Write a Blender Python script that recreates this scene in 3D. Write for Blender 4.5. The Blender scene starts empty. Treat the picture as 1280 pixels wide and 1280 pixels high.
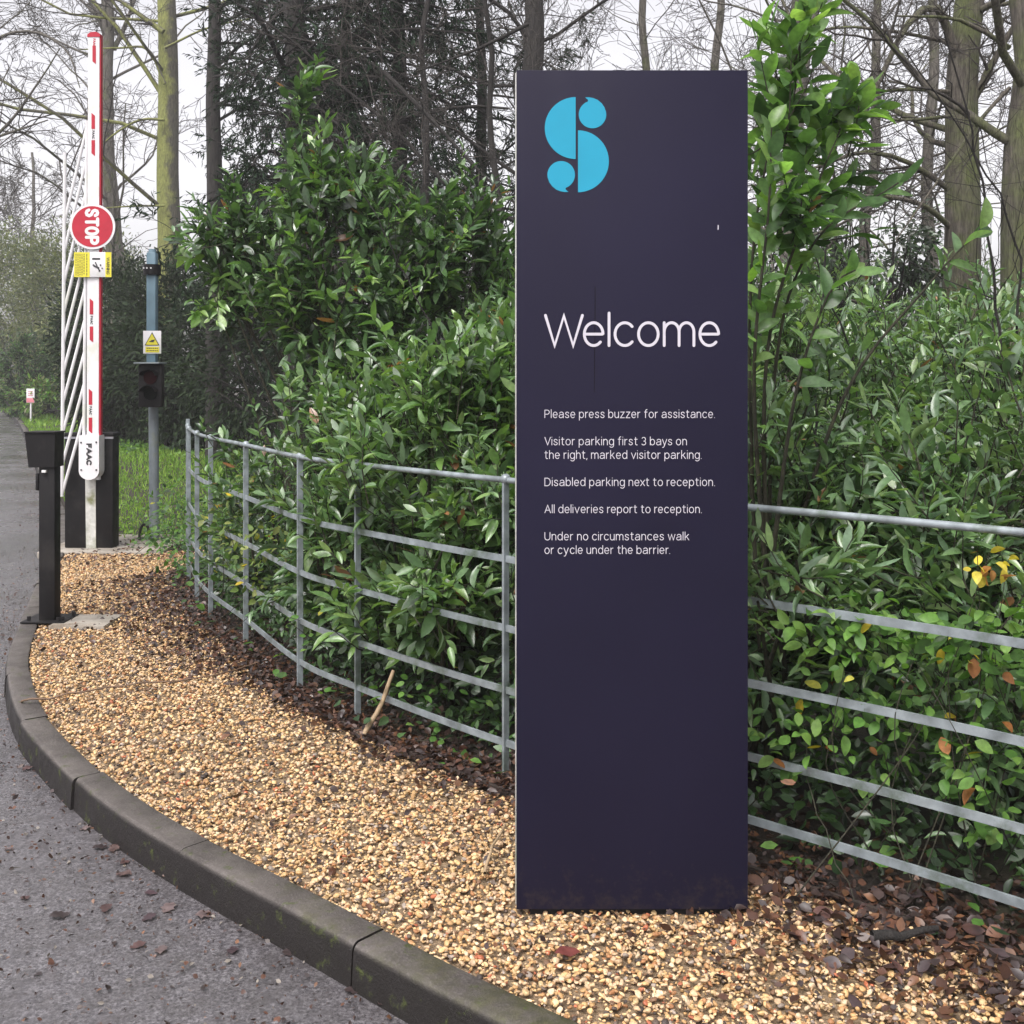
import bpy, bmesh, math, random
import numpy as np
from mathutils import Vector, Matrix

R_ = math.radians
SC = bpy.context.scene
COL = SC.collection
rng = np.random.default_rng(7)
random.seed(7)

# ------------------------------------------------------------------ camera, sky, sun, exposure
CAMZ, FPX, HOR = 1.61, 1378.0, 470.0
cam_d = bpy.data.cameras.new('camera')
cam = bpy.data.objects.new('camera', cam_d)
COL.objects.link(cam)
cam.location = (0, 0, CAMZ)
cam.rotation_euler = (R_(90), 0, 0)
cam_d.sensor_width = 36
cam_d.lens = 36 * FPX / 1280
cam_d.shift_y = -(640 - HOR) / 1280
cam_d.clip_start = 0.05
cam_d.clip_end = 1500
SC.camera = cam

SUN_EL, SUN_AZ = R_(58), R_(205)          # overcast: high, behind the camera and to its left
wd = bpy.data.worlds.new('World')
SC.world = wd
wd.use_nodes = True
wn = wd.node_tree
sky = wn.nodes.new('ShaderNodeTexSky')
sky.sky_type = 'NISHITA'
sky.sun_disc = False
sky.sun_elevation = SUN_EL
sky.sun_rotation = SUN_AZ
sky.air_density, sky.dust_density, sky.ozone_density = 1.0, 4.0, 1.0
hs = wn.nodes.new('ShaderNodeHueSaturation')
hs.inputs['Saturation'].default_value = 0.14
wn.links.new(sky.outputs[0], hs.inputs['Color'])
tint = wn.nodes.new('ShaderNodeMix'); tint.data_type = 'RGBA'; tint.blend_type = 'MULTIPLY'
tint.inputs[0].default_value = 1.0
tint.inputs[7].default_value = (1.02, .985, 1.0, 1)
wn.links.new(hs.outputs[0], tint.inputs[6])
wn.links.new(tint.outputs[2], wn.nodes['Background'].inputs[0])
wn.nodes['Background'].inputs[1].default_value = 0.15

sun_d = bpy.data.lights.new('sun', 'SUN')
sun_d.energy = 1.6
sun_d.angle = R_(35)
sun_d.color = (1.0, 0.97, 0.93)
sun = bpy.data.objects.new('sun', sun_d)
COL.objects.link(sun)
# direction TO the sun: azimuth measured from +Y clockwise
sdir = Vector((math.sin(SUN_AZ) * math.cos(SUN_EL), math.cos(SUN_AZ) * math.cos(SUN_EL), math.sin(SUN_EL)))
sun.rotation_euler = sdir.to_track_quat('Z', 'Y').to_euler()
sun.location = sdir * 30

SC.view_settings.view_transform = 'Standard'
SC.view_settings.look = 'None'
SC.view_settings.exposure = 0.95
SC.view_settings.gamma = 1
HAZE = .0014
SC.render.engine = 'CYCLES'
SC.cycles.volume_bounces = 1
SC.cycles.max_bounces = 6
SC.cycles.transparent_max_bounces = 8

# ------------------------------------------------------------------ helpers
def px(x, y, Y):
    """world point on the photo's ray through (x, y) at distance Y"""
    return np.array([(x - 640) / FPX * Y, Y, CAMZ + (HOR - y) / FPX * Y])
def gnd(x, y, z=0.0):
    Y = FPX * (CAMZ - z) / (y - HOR)
    return np.array([(x - 640) / FPX * Y, Y, z])
def lin(c):
    return tuple(((v / 255) / 12.92 if v / 255 <= 0.04045 else ((v / 255 + 0.055) / 1.055) ** 2.4) for v in c)

class NT:
    def __init__(s, name):
        s.m = bpy.data.materials.new(name)
        s.m.use_nodes = True
        s.t = s.m.node_tree
        s.b = s.t.nodes['Principled BSDF']
        s.pos = None
    def n(s, typ, **kw):
        x = s.t.nodes.new(typ)
        for k, v in kw.items():
            setattr(x, k, v)
        return x
    def l(s, a, b):
        s.t.links.new(a, b)
    def coord(s):
        if s.pos is None:
            s.pos = s.n('ShaderNodeNewGeometry')
        return s.pos.outputs['Position']
    def noise(s, scale, detail=4, rough=.55, vec=None, stretch=None):
        x = s.n('ShaderNodeTexNoise')
        x.inputs['Scale'].default_value = scale
        x.inputs['Detail'].default_value = detail
        x.inputs['Roughness'].default_value = rough
        v = vec or s.coord()
        if stretch:
            mp = s.n('ShaderNodeMapping')
            mp.inputs['Scale'].default_value = stretch
            s.l(v, mp.inputs[0]); v = mp.outputs[0]
        s.l(v, x.inputs['Vector'])
        return x.outputs['Fac']
    def ramp(s, fac, stops):
        r = s.n('ShaderNodeValToRGB')
        e = r.color_ramp.elements
        while len(e) < len(stops):
            e.new(.5)
        for i, (p, c) in enumerate(stops):
            e[i].position = p
            e[i].color = (c, c, c, 1) if isinstance(c, (int, float)) else (*c, 1)
        s.l(fac, r.inputs[0])
        return r.outputs[0]
    def mix(s, f, a, b, mode='MIX'):
        x = s.n('ShaderNodeMix', data_type='RGBA', blend_type=mode)
        for v, i in ((f, 0), (a, 6), (b, 7)):
            if isinstance(v, (int, float)):
                x.inputs[i].default_value = v if i == 0 else (v, v, v, 1)
            elif isinstance(v, tuple):
                x.inputs[i].default_value = (*v, 1)
            else:
                s.l(v, x.inputs[i])
        return x.outputs[2]
    def math(s, op, a, b=0.0):
        x = s.n('ShaderNodeMath', operation=op)
        for v, i in ((a, 0), (b, 1)):
            if isinstance(v, (int, float)):
                x.inputs[i].default_value = v
            else:
                s.l(v, x.inputs[i])
        return x.outputs[0]
    def sep(s, vec):
        x = s.n('ShaderNodeSeparateXYZ'); s.l(vec, x.inputs[0]); return x.outputs
    def set(s, **kw):
        for k, v in kw.items():
            k = k.replace('_', ' ')
            if isinstance(v, (int, float)):
                s.b.inputs[k].default_value = v
            elif isinstance(v, tuple):
                s.b.inputs[k].default_value = (*v, 1)
            else:
                s.l(v, s.b.inputs[k])
        return s
    def bump(s, h, strength=.3, dist=.01):
        x = s.n('ShaderNodeBump')
        x.inputs['Strength'].default_value = strength
        x.inputs['Distance'].default_value = dist
        s.l(h, x.inputs['Height'])
        s.l(x.outputs[0], s.b.inputs['Normal'])
        return s

def mat(name, col, rough=.5, metal=0.0, var=.15, scale=8.0, bump=0.0, bscale=60.0, spec=.5, dirt=None, dscale=3.0):
    t = NT(name)
    f = t.noise(scale)
    lo = tuple(c * (1 - var) for c in col); hi = tuple(min(1, c * (1 + var)) for c in col)
    c = t.ramp(f, [(.3, lo), (.7, hi)])
    if dirt:
        c = t.mix(t.ramp(t.noise(dscale, 6, .65), [(.52, 0.0), (.68, 1.0)]), c, dirt)
    t.set(Base_Color=c, Roughness=t.ramp(t.noise(scale * 1.7), [(.3, max(0, rough - .1)), (.7, min(1, rough + .1))]), Metallic=metal)
    t.b.inputs['Specular IOR Level'].default_value = spec
    if bump:
        t.bump(t.noise(bscale, 5), bump, .004)
    return t.m

def leaf_mat(name, rough=.34, trans=.25, spec=.5):
    t = NT(name)
    a = t.n('ShaderNodeAttribute', attribute_name='col')
    f = t.noise(45, 3)
    c = t.mix(1.0, a.outputs[0], t.ramp(f, [(.3, .72), (.7, 1.25)]), 'MULTIPLY')
    c = t.mix(t.ramp(t.noise(26, 5, .7), [(.66, 0.0), (.74, .5)]), c, (.10, .085, .03))
    t.set(Base_Color=c, Roughness=t.ramp(t.noise(9, 2), [(.35, rough - .06), (.65, rough + .2)]))
    t.b.inputs['Specular IOR Level'].default_value = spec
    if trans:
        tr = t.n('ShaderNodeBsdfTranslucent')
        t.l(t.mix(1.0, c, (1.9, 2.1, .9), 'MULTIPLY'), tr.inputs[0])
        ms = t.n('ShaderNodeMixShader')
        ms.inputs[0].default_value = trans
        t.l(t.b.outputs[0], ms.inputs[1]); t.l(tr.outputs[0], ms.inputs[2])
        t.l(ms.outputs[0], t.t.nodes['Material Output'].inputs[0])
    return t.m

def bark_mat(name, c1, c2, moss=None, side=None, amount=.5):
    t = NT(name)
    f = t.noise(7, 6, .65, stretch=(3, 3, .6))
    c = t.ramp(f, [(.3, c1), (.7, c2)])
    if moss:
        g = t.n('ShaderNodeNewGeometry')
        nx, ny, nz = t.sep(g.outputs['Normal'])
        m = t.math('ADD', t.noise(2.5, 5, .6), amount - .5)
        if side:
            m = t.math('ADD', m, t.math('MULTIPLY', nx, side))
        c = t.mix(t.ramp(m, [(.42, 0.0), (.62, 1.0)]), c, t.ramp(t.noise(14, 4), [(.3, tuple(v * .7 for v in moss)), (.7, moss)]))
    c = t.mix(1.0, c, t.ramp(t.noise(20, 6, .7, stretch=(3, 3, .35)), [(.35, .45), (.6, 1.15)]), 'MULTIPLY')
    t.set(Base_Color=c, Roughness=.85)
    t.bump(t.noise(18, 7, .68, stretch=(3, 3, .35)), 1.0, .04)
    return t.m

# ---- geometry collector: arrays of vertices and faces -> ONE mesh object
class G:
    def __init__(s):
        s.V, s.F, s.C, s.n = [], [], [], 0
    def add(s, V, F, C=None):
        V = np.asarray(V, float).reshape(-1, 3)
        s.V.append(V)
        for f in (F if isinstance(F, list) else [F]):
            f = np.asarray(f, np.int64)
            if f.ndim == 1:
                f = f[None]
            s.F.append(f + s.n)
        if C is not None:
            C = np.asarray(C, float)
            if C.ndim == 1:
                C = np.tile(C, (len(V), 1))
            s.C.append(C)
        s.n += len(V)
        return s
    def bm(s, bm):
        bm.verts.index_update()
        V = [v.co[:] for v in bm.verts]
        by = {}
        for f in bm.faces:
            by.setdefault(len(f.verts), []).append([v.index for v in f.verts])
        s.add(V, [np.array(x) for x in by.values()])
        bm.free()
        return s
    def box(s, lo, hi, bev=0.0, seg=2, M=None):
        b = bmesh.new()
        bmesh.ops.create_cube(b, size=1)
        lo, hi = np.array(lo, float), np.array(hi, float)
        for v in b.verts:
            v.co = Vector(((lo + hi) / 2 + np.array(v.co) * (hi - lo)).tolist())
        if bev:
            bmesh.ops.bevel(b, geom=list(b.edges), offset=bev, segments=seg, profile=.5, affect='EDGES')
        if M is not None:
            b.transform(M)
        return s.bm(b)
    def cyl(s, p0, p1, r0, r1=None, n=16, caps=True, bev=0):
        p0, p1 = np.array(p0, float), np.array(p1, float)
        r1 = r0 if r1 is None else r1
        d = p1 - p0; d /= np.linalg.norm(d)
        a = np.array([0, 0, 1.]) if abs(d[2]) < .9 else np.array([1., 0, 0])
        u = np.cross(d, a); u /= np.linalg.norm(u); w = np.cross(d, u)
        an = np.arange(n) / n * 2 * math.pi
        ring = np.outer(np.cos(an), u) + np.outer(np.sin(an), w)
        V = np.vstack([p0 + ring * r0, p1 + ring * r1])
        i = np.arange(n); j = (i + 1) % n
        s.add(V, np.stack([i, i + n, j + n, j], 1))
        if caps:
            s.add(p0 + ring * r0, np.arange(n)); s.add(p1 + ring * r1, np.arange(n)[::-1])
        return s
    def prism(s, poly, y0, y1):
        """polygon of (x, z) extruded from y0 (front) to y1 (back)"""
        P = np.array(poly, float); n = len(P)
        A = np.stack([P[:, 0], np.full(n, y0), P[:, 1]], 1); B = A.copy(); B[:, 1] = y1
        i = np.arange(n); j = (i + 1) % n
        s.add(A, np.arange(n)); s.add(B, np.arange(n)[::-1])
        s.add(np.vstack([A, B]), np.stack([i, j, j + n, i + n], 1))
        return s
    def tubes(s, P, Rr, sides=5, C=None):
        """P (N,K,3), Rr (N,K): N tubes of K points at once"""
        P = np.asarray(P, float); Rr = np.asarray(Rr, float)
        if P.ndim == 2:
            P = P[None]; Rr = Rr[None]
        N, K = P.shape[:2]
        T = np.gradient(P, axis=1)
        T /= np.linalg.norm(T, axis=2, keepdims=True) + 1e-9
        mean = T.mean(1)
        ref = np.where(np.abs(mean[:, 2:3]) < .75, np.array([[0, 0, 1.]]), np.array([[1., 0.03, 0]]))
        U = np.cross(T, ref[:, None, :]); U /= np.linalg.norm(U, axis=2, keepdims=True) + 1e-9
        W = np.cross(T, U)
        an = np.arange(sides) / sides * 2 * math.pi
        V = P[:, :, None, :] + Rr[:, :, None, None] * (np.cos(an)[None, None, :, None] * U[:, :, None, :] + np.sin(an)[None, None, :, None] * W[:, :, None, :])
        idx = np.arange(N * K * sides).reshape(N, K, sides)
        a = idx[:, :-1, :]; b = idx[:, 1:, :]
        F = np.stack([a, b, np.roll(b, -1, 2), np.roll(a, -1, 2)], -1).reshape(-1, 4)
        s.add(V, F, C)
        return s
    def build(s, name, m, parent=None, smooth=True, sharp=35, off=None):
        V = np.vstack(s.V)
        if off is None:
            off = OFF.get(parent.name, (0, 0, 0)) if parent is not None else (0, 0, 0)
        V = V - np.array(off, float)
        me = bpy.data.meshes.new(name)
        me.vertices.add(len(V)); me.vertices.foreach_set('co', V.astype(np.float32).ravel())
        ls = np.concatenate([np.full(len(f), f.shape[1], np.int64) for f in s.F])
        li = np.concatenate([f.ravel() for f in s.F]).astype(np.int32)
        me.loops.add(len(li)); me.loops.foreach_set('vertex_index', li)
        me.polygons.add(len(ls))
        st = np.concatenate([[0], np.cumsum(ls)[:-1]]).astype(np.int32)
        me.polygons.foreach_set('loop_start', st)
        me.polygons.foreach_set('loop_total', ls.astype(np.int32))
        me.polygons.foreach_set('use_smooth', np.full(len(ls), bool(smooth)))
        me.update(calc_edges=True)
        if s.C:
            C = np.vstack(s.C)
            at = me.attributes.new('col', 'FLOAT_COLOR', 'POINT')
            at.data.foreach_set('color', np.hstack([C, np.ones((len(C), 1))]).astype(np.float32).ravel())
        if smooth and sharp and len(V) < 60000:
            try:
                me.set_sharp_from_angle(angle=R_(sharp))
            except Exception:
                pass
        o = bpy.data.objects.new(name, me)
        COL.objects.link(o)
        if m is not None:
            me.materials.append(m)
        if parent is not None:
            o.parent = parent
            OFF[o.name] = off
        return o

OFF = {}
def tag(o, label=None, cat=None, group=None, kind=None):
    if label: o['label'] = label
    if cat: o['category'] = cat
    if group: o['group'] = group
    if kind: o['kind'] = kind
    return o
def thing(name, loc, label, cat, group=None):
    o = bpy.data.objects.new(name, None)
    o.empty_display_size = .1
    COL.objects.link(o)
    o.location = [float(v) for v in loc]
    OFF[o.name] = tuple(float(v) for v in loc)
    return tag(o, label, cat, group)

def catmull(P, step=.1):
    P = np.array(P, float)
    Q = np.vstack([2 * P[0] - P[1], P, 2 * P[-1] - P[-2]])
    out = []
    for i in range(1, len(Q) - 2):
        a, b, c, d = Q[i - 1:i + 3]
        n = max(2, int(np.linalg.norm(c - b) / step))
        for k in range(n):
            t = k / n
            out.append(.5 * ((2 * b) + (c - a) * t + (2 * a - 5 * b + 4 * c - d) * t * t + (3 * b - 3 * c + d - a) * t ** 3))
    out.append(P[-1])
    return np.array(out)
def inside(pts, poly):
    x, y = pts[:, 0], pts[:, 1]
    r = np.zeros(len(pts), bool)
    j = len(poly) - 1
    for i in range(len(poly)):
        xi, yi = poly[i][:2]; xj, yj = poly[j][:2]
        c = ((yi > y) != (yj > y)) & (x < (xj - xi) * (y - yi) / (yj - yi + 1e-12) + xi)
        r ^= c
        j = i
    return r
def dist_line(pts, line):
    """distance from each xy to a polyline"""
    d = np.full(len(pts), 1e9)
    for a, b in zip(line[:-1], line[1:]):
        ab = b[:2] - a[:2]
        t = np.clip(((pts[:, :2] - a[:2]) @ ab) / (ab @ ab + 1e-12), 0, 1)
        d = np.minimum(d, np.linalg.norm(pts[:, :2] - (a[:2] + t[:, None] * ab), axis=1))
    return d
def unit(v):
    return v / (np.linalg.norm(v, axis=-1, keepdims=True) + 1e-9)

# ------------------------------------------------------------------ ground plan
ROADZ = -0.12
kerb_px = [(645, 1280), (500, 1206), (400, 1150), (307, 1102), (250, 1075), (200, 1045), (125, 1000), (75, 947), (37, 912), (20, 880), (12, 830), (22, 797), (45, 735), (70, 682), (74, 650)]
KP = [gnd(*p) for p in kerb_px]
near = [np.array([9, .2, 0]), np.array([4.5, .9, 0]), np.array([2.4, 1.45, 0]), np.array([1.05, 2.03, 0])]
far = [np.array([-10.0, 23.0, 0]), np.array([-18.4, 41.0, 0]), np.array([-26., 56, 0]), np.array([-60, 128, 0])]
KERB = catmull(near + KP + far, .12)
# light smoothing of the traced line
for _ in range(9):
    KERB[1:-1] = .25 * KERB[:-2] + .5 * KERB[1:-1] + .25 * KERB[2:]
KT = unit(np.gradient(KERB, axis=0))
KN = np.stack([KT[:, 1], -KT[:, 0], np.zeros(len(KT))], 1)   # towards the bed
if KN[len(KN) // 4][1] < 0 and KN[len(KN) // 4][0] < 0:
    KN = -KN
KERB = KERB - KN * .03        # the traced line is the crest of the rounded edge
KIN = KERB + KN * .125

FENCE_P = [(-2.72, 9.25), (-2.58, 8.8), (-2.3, 8.05), (-2.05, 7.5), (-1.62, 6.71), (-1.1, 5.72), (-.735, 5.25), (-.026, 4.456), (.72, 3.83), (1.478, 3.133), (2.15, 2.4)]
FENCE = catmull([np.array([x, y, 0]) for x, y in FENCE_P], .05)

# road: one large sheet
t = NT('wet_asphalt')
grain = t.noise(95, 6, .78)
big = t.noise(.9, 5, .6)
mid = t.noise(14, 5, .65)
c = t.ramp(grain, [(.34, (.022, .02, .022)), (.50, (.09, .084, .091)), (.64, (.20, .19, .20))])
c = t.mix(t.ramp(mid, [(.4, 0.0), (.75, .6)]), c, (.05, .044, .042))
c = t.mix(t.ramp(t.noise(1.7, 6, .7), [(.54, 0.0), (.68, .5)]), c, (.035, .032, .032))
t.set(Base_Color=c, Roughness=t.ramp(big, [(.38, .13), (.62, .33)]))
t.b.inputs['Specular IOR Level'].default_value = .9
t.bump(t.math('ADD', grain, t.math('MULTIPLY', t.noise(70, 4, .6), .6)), .3, .008)
G().add([(-250, -60, ROADZ), (250, -60, ROADZ), (250, 300, ROADZ), (-250, 300, ROADZ)], np.array([0, 1, 2, 3])).build('road', t.m, smooth=False)['kind'] = 'structure'

# ground beyond the kerb: earth and litter, one sheet to the horizon
t = NT('woodland_earth')
c = t.ramp(t.noise(9, 8, .7), [(.3, (.010, .007, .006)), (.5, (.026, .018, .014)), (.75, (.06, .04, .03))])
c = t.mix(t.ramp(t.noise(.7, 4), [(.5, 0.0), (.7, .5)]), c, (.05, .07, .02))
t.set(Base_Color=c, Roughness=.75)
t.bump(t.noise(40, 6, .7), .8, .03)
poly = [tuple(p) for p in KIN] + [(-60 + 200, 300, 0), (250, 300, 0), (250, -.5, 0)]
b = bmesh.new()
vs = [b.verts.new((p[0], p[1], -.03)) for p in poly]
f = b.faces.new(vs)
bmesh.ops.triangulate(b, faces=[f])
for f in b.faces:
    if f.normal.z < 0:
        f.normal_flip()
G().bm(b).build('ground', t.m, smooth=False)['kind'] = 'structure'

# kerb stones
t = NT('kerb_concrete')
f1 = t.noise(5, 7, .65)
c = t.ramp(f1, [(.3, (.042, .036, .033)), (.7, (.112, .099, .091))])
c = t.mix(t.ramp(t.noise(120, 3), [(.5, 0.0), (.8, .35)]), c, (.22, .205, .19))
X, Yy, Z = t.sep(t.coord())
nearf = t.math('MULTIPLY', t.math('SUBTRACT', 3.7, Yy), .30)      # moss has grown on the nearest stones
mo = t.math('ADD', t.noise(6, 7, .7), nearf)
c = t.mix(t.ramp(mo, [(.60, 0.0), (.85, .85)]), c, t.ramp(t.noise(35, 4), [(.3, (.032, .034, .014)), (.7, (.075, .073, .032))]))
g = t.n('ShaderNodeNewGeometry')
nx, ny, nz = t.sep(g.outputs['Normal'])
c = t.mix(t.ramp(nz, [(.3, .94), (.7, 0.0)]), c, (.009, .0072, .007))  # much darker on the upright face
c = t.mix(t.math('MULTIPLY', t.ramp(t.noise(16, 6, .7), [(.58, 0.0), (.66, .8)]), t.ramp(Yy, [(0.0, 1.0), (1.0, 1.0)])), c, t.ramp(t.noise(60, 3), [(.3, (.03, .035, .012)), (.7, (.07, .09, .02))]))
t.set(Base_Color=c, Roughness=t.ramp(t.noise(8, 4), [(.3, .4), (.7, .68)]))
t.b.inputs['Specular IOR Level'].default_value = .3
t.bump(t.math('ADD', t.noise(120, 5, .7), t.math('MULTIPLY', t.noise(18, 5, .65), 1.5)), .6, .006)
kb = G()
prof = [(0, ROADZ - .03), (.008, -.018), (.012, -.005), (.018, .003), (.028, .007), (.118, .008), (.125, .003), (.125, -.08)]
s_len = np.concatenate([[0], np.cumsum(np.linalg.norm(np.diff(KERB, axis=0), axis=1))])
stone = .915
k0 = 0.0
i_max = np.searchsorted(s_len, 55)
while k0 < s_len[i_max]:
    a0, a1 = k0 + .004, k0 + stone - .004
    ss = np.linspace(a0, a1, 8)
    jit = rng.normal(0, .0035, 2)
    P = np.stack([np.interp(ss, s_len, KERB[:, k]) for k in range(3)], 1)
    N = np.stack([np.interp(ss, s_len, KN[:, k]) for k in range(3)], 1)
    V = []
    for p, nrm in zip(P, N):
        for (o_, z_) in prof:
            q = p + nrm * (o_ + jit[0]); V.append((q[0], q[1], z_ + jit[1]))
    m_ = len(prof)
    idx = np.arange(8 * m_).reshape(8, m_)
    F = np.stack([idx[:-1, :-1], idx[:-1, 1:], idx[1:, 1:], idx[1:, :-1]], -1).reshape(-1, 4)
    kb.add(V, [F, idx[0][::-1], idx[-1]])
    k0 += stone
kb.build('kerb', t.m, sharp=50)['kind'] = 'structure'

# gravel bed sheet under the stones
ks = [i for i in range(len(KIN)) if 1.2 < KIN[i][1] < 10.2 and KIN[i][0] < 3.2]
bed_line = KIN[ks]
fence_side = FENCE - np.stack([np.full(len(FENCE), .10), np.full(len(FENCE), .10), np.zeros(len(FENCE))], 1)
BED = np.vstack([bed_line[:, :2], [(-2.75, 10.2)], fence_side[:, :2], [(3.2, 1.6)]])
t = NT('gravel_bed')
t.set(Base_Color=t.ramp(t.noise(60, 6, .75), [(.3, (.10, .07, .045)), (.6, (.28, .20, .12)), (.8, (.42, .32, .2))]), Roughness=.6)
t.bump(t.noise(70, 4), .9, .02)
b = bmesh.new()
f = b.faces.new([b.verts.new((p[0], p[1], -.024)) for p in BED])
bmesh.ops.triangulate(b, faces=[f])
for f in b.faces:
    if f.normal.z < 0:
        f.normal_flip()
G().bm(b).build('gravel_bed', t.m, smooth=False)['kind'] = 'structure'

# ------------------------------------------------------------------ gravel stones (nobody could count them)
def stone_protos(sub, n):
    out = []
    for k in range(n):
        b = bmesh.new()
        bmesh.ops.create_icosphere(b, subdivisions=sub, radius=1)
        V = np.array([v.co[:] for v in b.verts])
        F = np.array([[v.index for v in f.verts] for f in b.faces])
        b.free()
        for _ in range(5):   # knock a few flats on it
            d = unit(rng.normal(0, 1, 3)); h = rng.uniform(.45, .8)
            e = V @ d
            V = V - np.outer(np.maximum(0, e - h) * .88, d)
        V *= 1 + .06 * rng.normal(0, 1, (len(V), 1))
        V *= np.array([1, rng.uniform(.62, .95), rng.uniform(.40, .6)])
        out.append((V, F))
    return out
PAL = np.array([lin(c) for c in [(214, 186, 130), (205, 170, 110), (188, 150, 92), (214, 186, 138), (176, 134, 84), (160, 112, 66), (214, 192, 154), (196, 168, 128), (120, 92, 66), (96, 84, 74), (70, 62, 58), (150, 140, 128), (170, 96, 58), (206, 178, 140)]])
PALW = np.array([14, 13, 11, 10, 8, 5, 8, 10, 5.5, 5, 4.5, 4, 2, 10.]); PALW /= PALW.sum()
def scatter_stones(g, pts, protos, rmin, rmax, zlift):
    which = rng.integers(0, len(protos), len(pts))
    for w, (V, F) in enumerate(protos):
        q = pts[which == w]; n = len(q)
        if not n: continue
        r = rmin + (rmax - rmin) * rng.random(n) ** 1.9
        yaw = rng.uniform(0, 2 * math.pi, n)
        tx, ty = rng.normal(0, .35, n), rng.normal(0, .35, n)
        P = V[None] * r[:, None, None]
        # tilt about x then y, then yaw
        y_, z_ = P[..., 1] * np.cos(tx)[:, None] - P[..., 2] * np.sin(tx)[:, None], P[..., 1] * np.sin(tx)[:, None] + P[..., 2] * np.cos(tx)[:, None]
        x_ = P[..., 0] * np.cos(ty)[:, None] + z_ * np.sin(ty)[:, None]
        z_ = -P[..., 0] * np.sin(ty)[:, None] + z_ * np.cos(ty)[:, None]
        X = x_ * np.cos(yaw)[:, None] - y_ * np.sin(yaw)[:, None] + q[:, 0:1]
        Y = x_ * np.sin(yaw)[:, None] + y_ * np.cos(yaw)[:, None] + q[:, 1:2]
        Z = z_ + (r * .3 + rng.random(n) * zlift - .019 - .009 * np.exp(-((np.maximum(0, np.abs(q[:, 0] - .36) - .33) / .05) ** 2 + (np.maximum(0, np.abs(q[:, 1] - 3.40) - .09) / .06) ** 2)))[:, None]
        C = PAL[rng.choice(len(PAL), n, p=PALW)]
        C = (C * .84 + .16 * C.mean(1, keepdims=True)) * np.array([1.12, 1.04, 1.0]) * rng.uniform(.7, 1.06, (n, 1))
        nv = len(V)
        FF = (F[None] + (np.arange(n) * nv)[:, None, None]).reshape(-1, 3)
        g.add(np.stack([X, Y, Z], -1), FF, np.repeat(C, nv, 0))
t = NT('flint_gravel')
a = t.n('ShaderNodeAttribute', attribute_name='col')
t.set(Base_Color=t.mix(1.0, a.outputs[0], t.ramp(t.noise(160, 4, .7), [(.3, .6), (.65, 1.1)]), 'MULTIPLY'), Roughness=t.ramp(t.noise(30, 3), [(.35, .42), (.65, .7)]))
t.b.inputs['Specular IOR Level'].default_value = .35
M_STONE = t.m
def in_view(p, m=.12):
    y = np.maximum(p[:, 1], .1)
    u = p[:, 0] / y * FPX
    v = CAMZ / y * FPX
    return (np.abs(u) < 640 + 1280 * m) & (v < 810 + 1280 * m)
gs = G()
P_hi, P_lo = stone_protos(2, 10), stone_protos(1, 10)
def bed_points(y0, y1, dens):
    n = int((y1 - y0) * 8 * dens)
    p = np.stack([rng.uniform(-4.8, 3.2, n), rng.uniform(y0, y1, n)], 1)
    p = p[inside(p, BED) & in_view(p)]
    s = (p[:, 0] > .05) & (p[:, 0] < .67) & (p[:, 1] > 3.37) & (p[:, 1] < 3.48)
    p = p[~s]
    d = dist_line(p, FENCE)
    keep = rng.random(len(p)) < np.clip((d - .02) / .2, .12, 1)
    return p[keep]
scatter_stones(gs, bed_points(1.7, 4.3, 6000), P_hi, .0045, .0132, .013)
scatter_stones(gs, bed_points(4.3, 10.2, 3600), P_lo, .006, .0165, .013)
gs.build('gravel', M_STONE, sharp=0)['kind'] = 'stuff'

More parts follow.
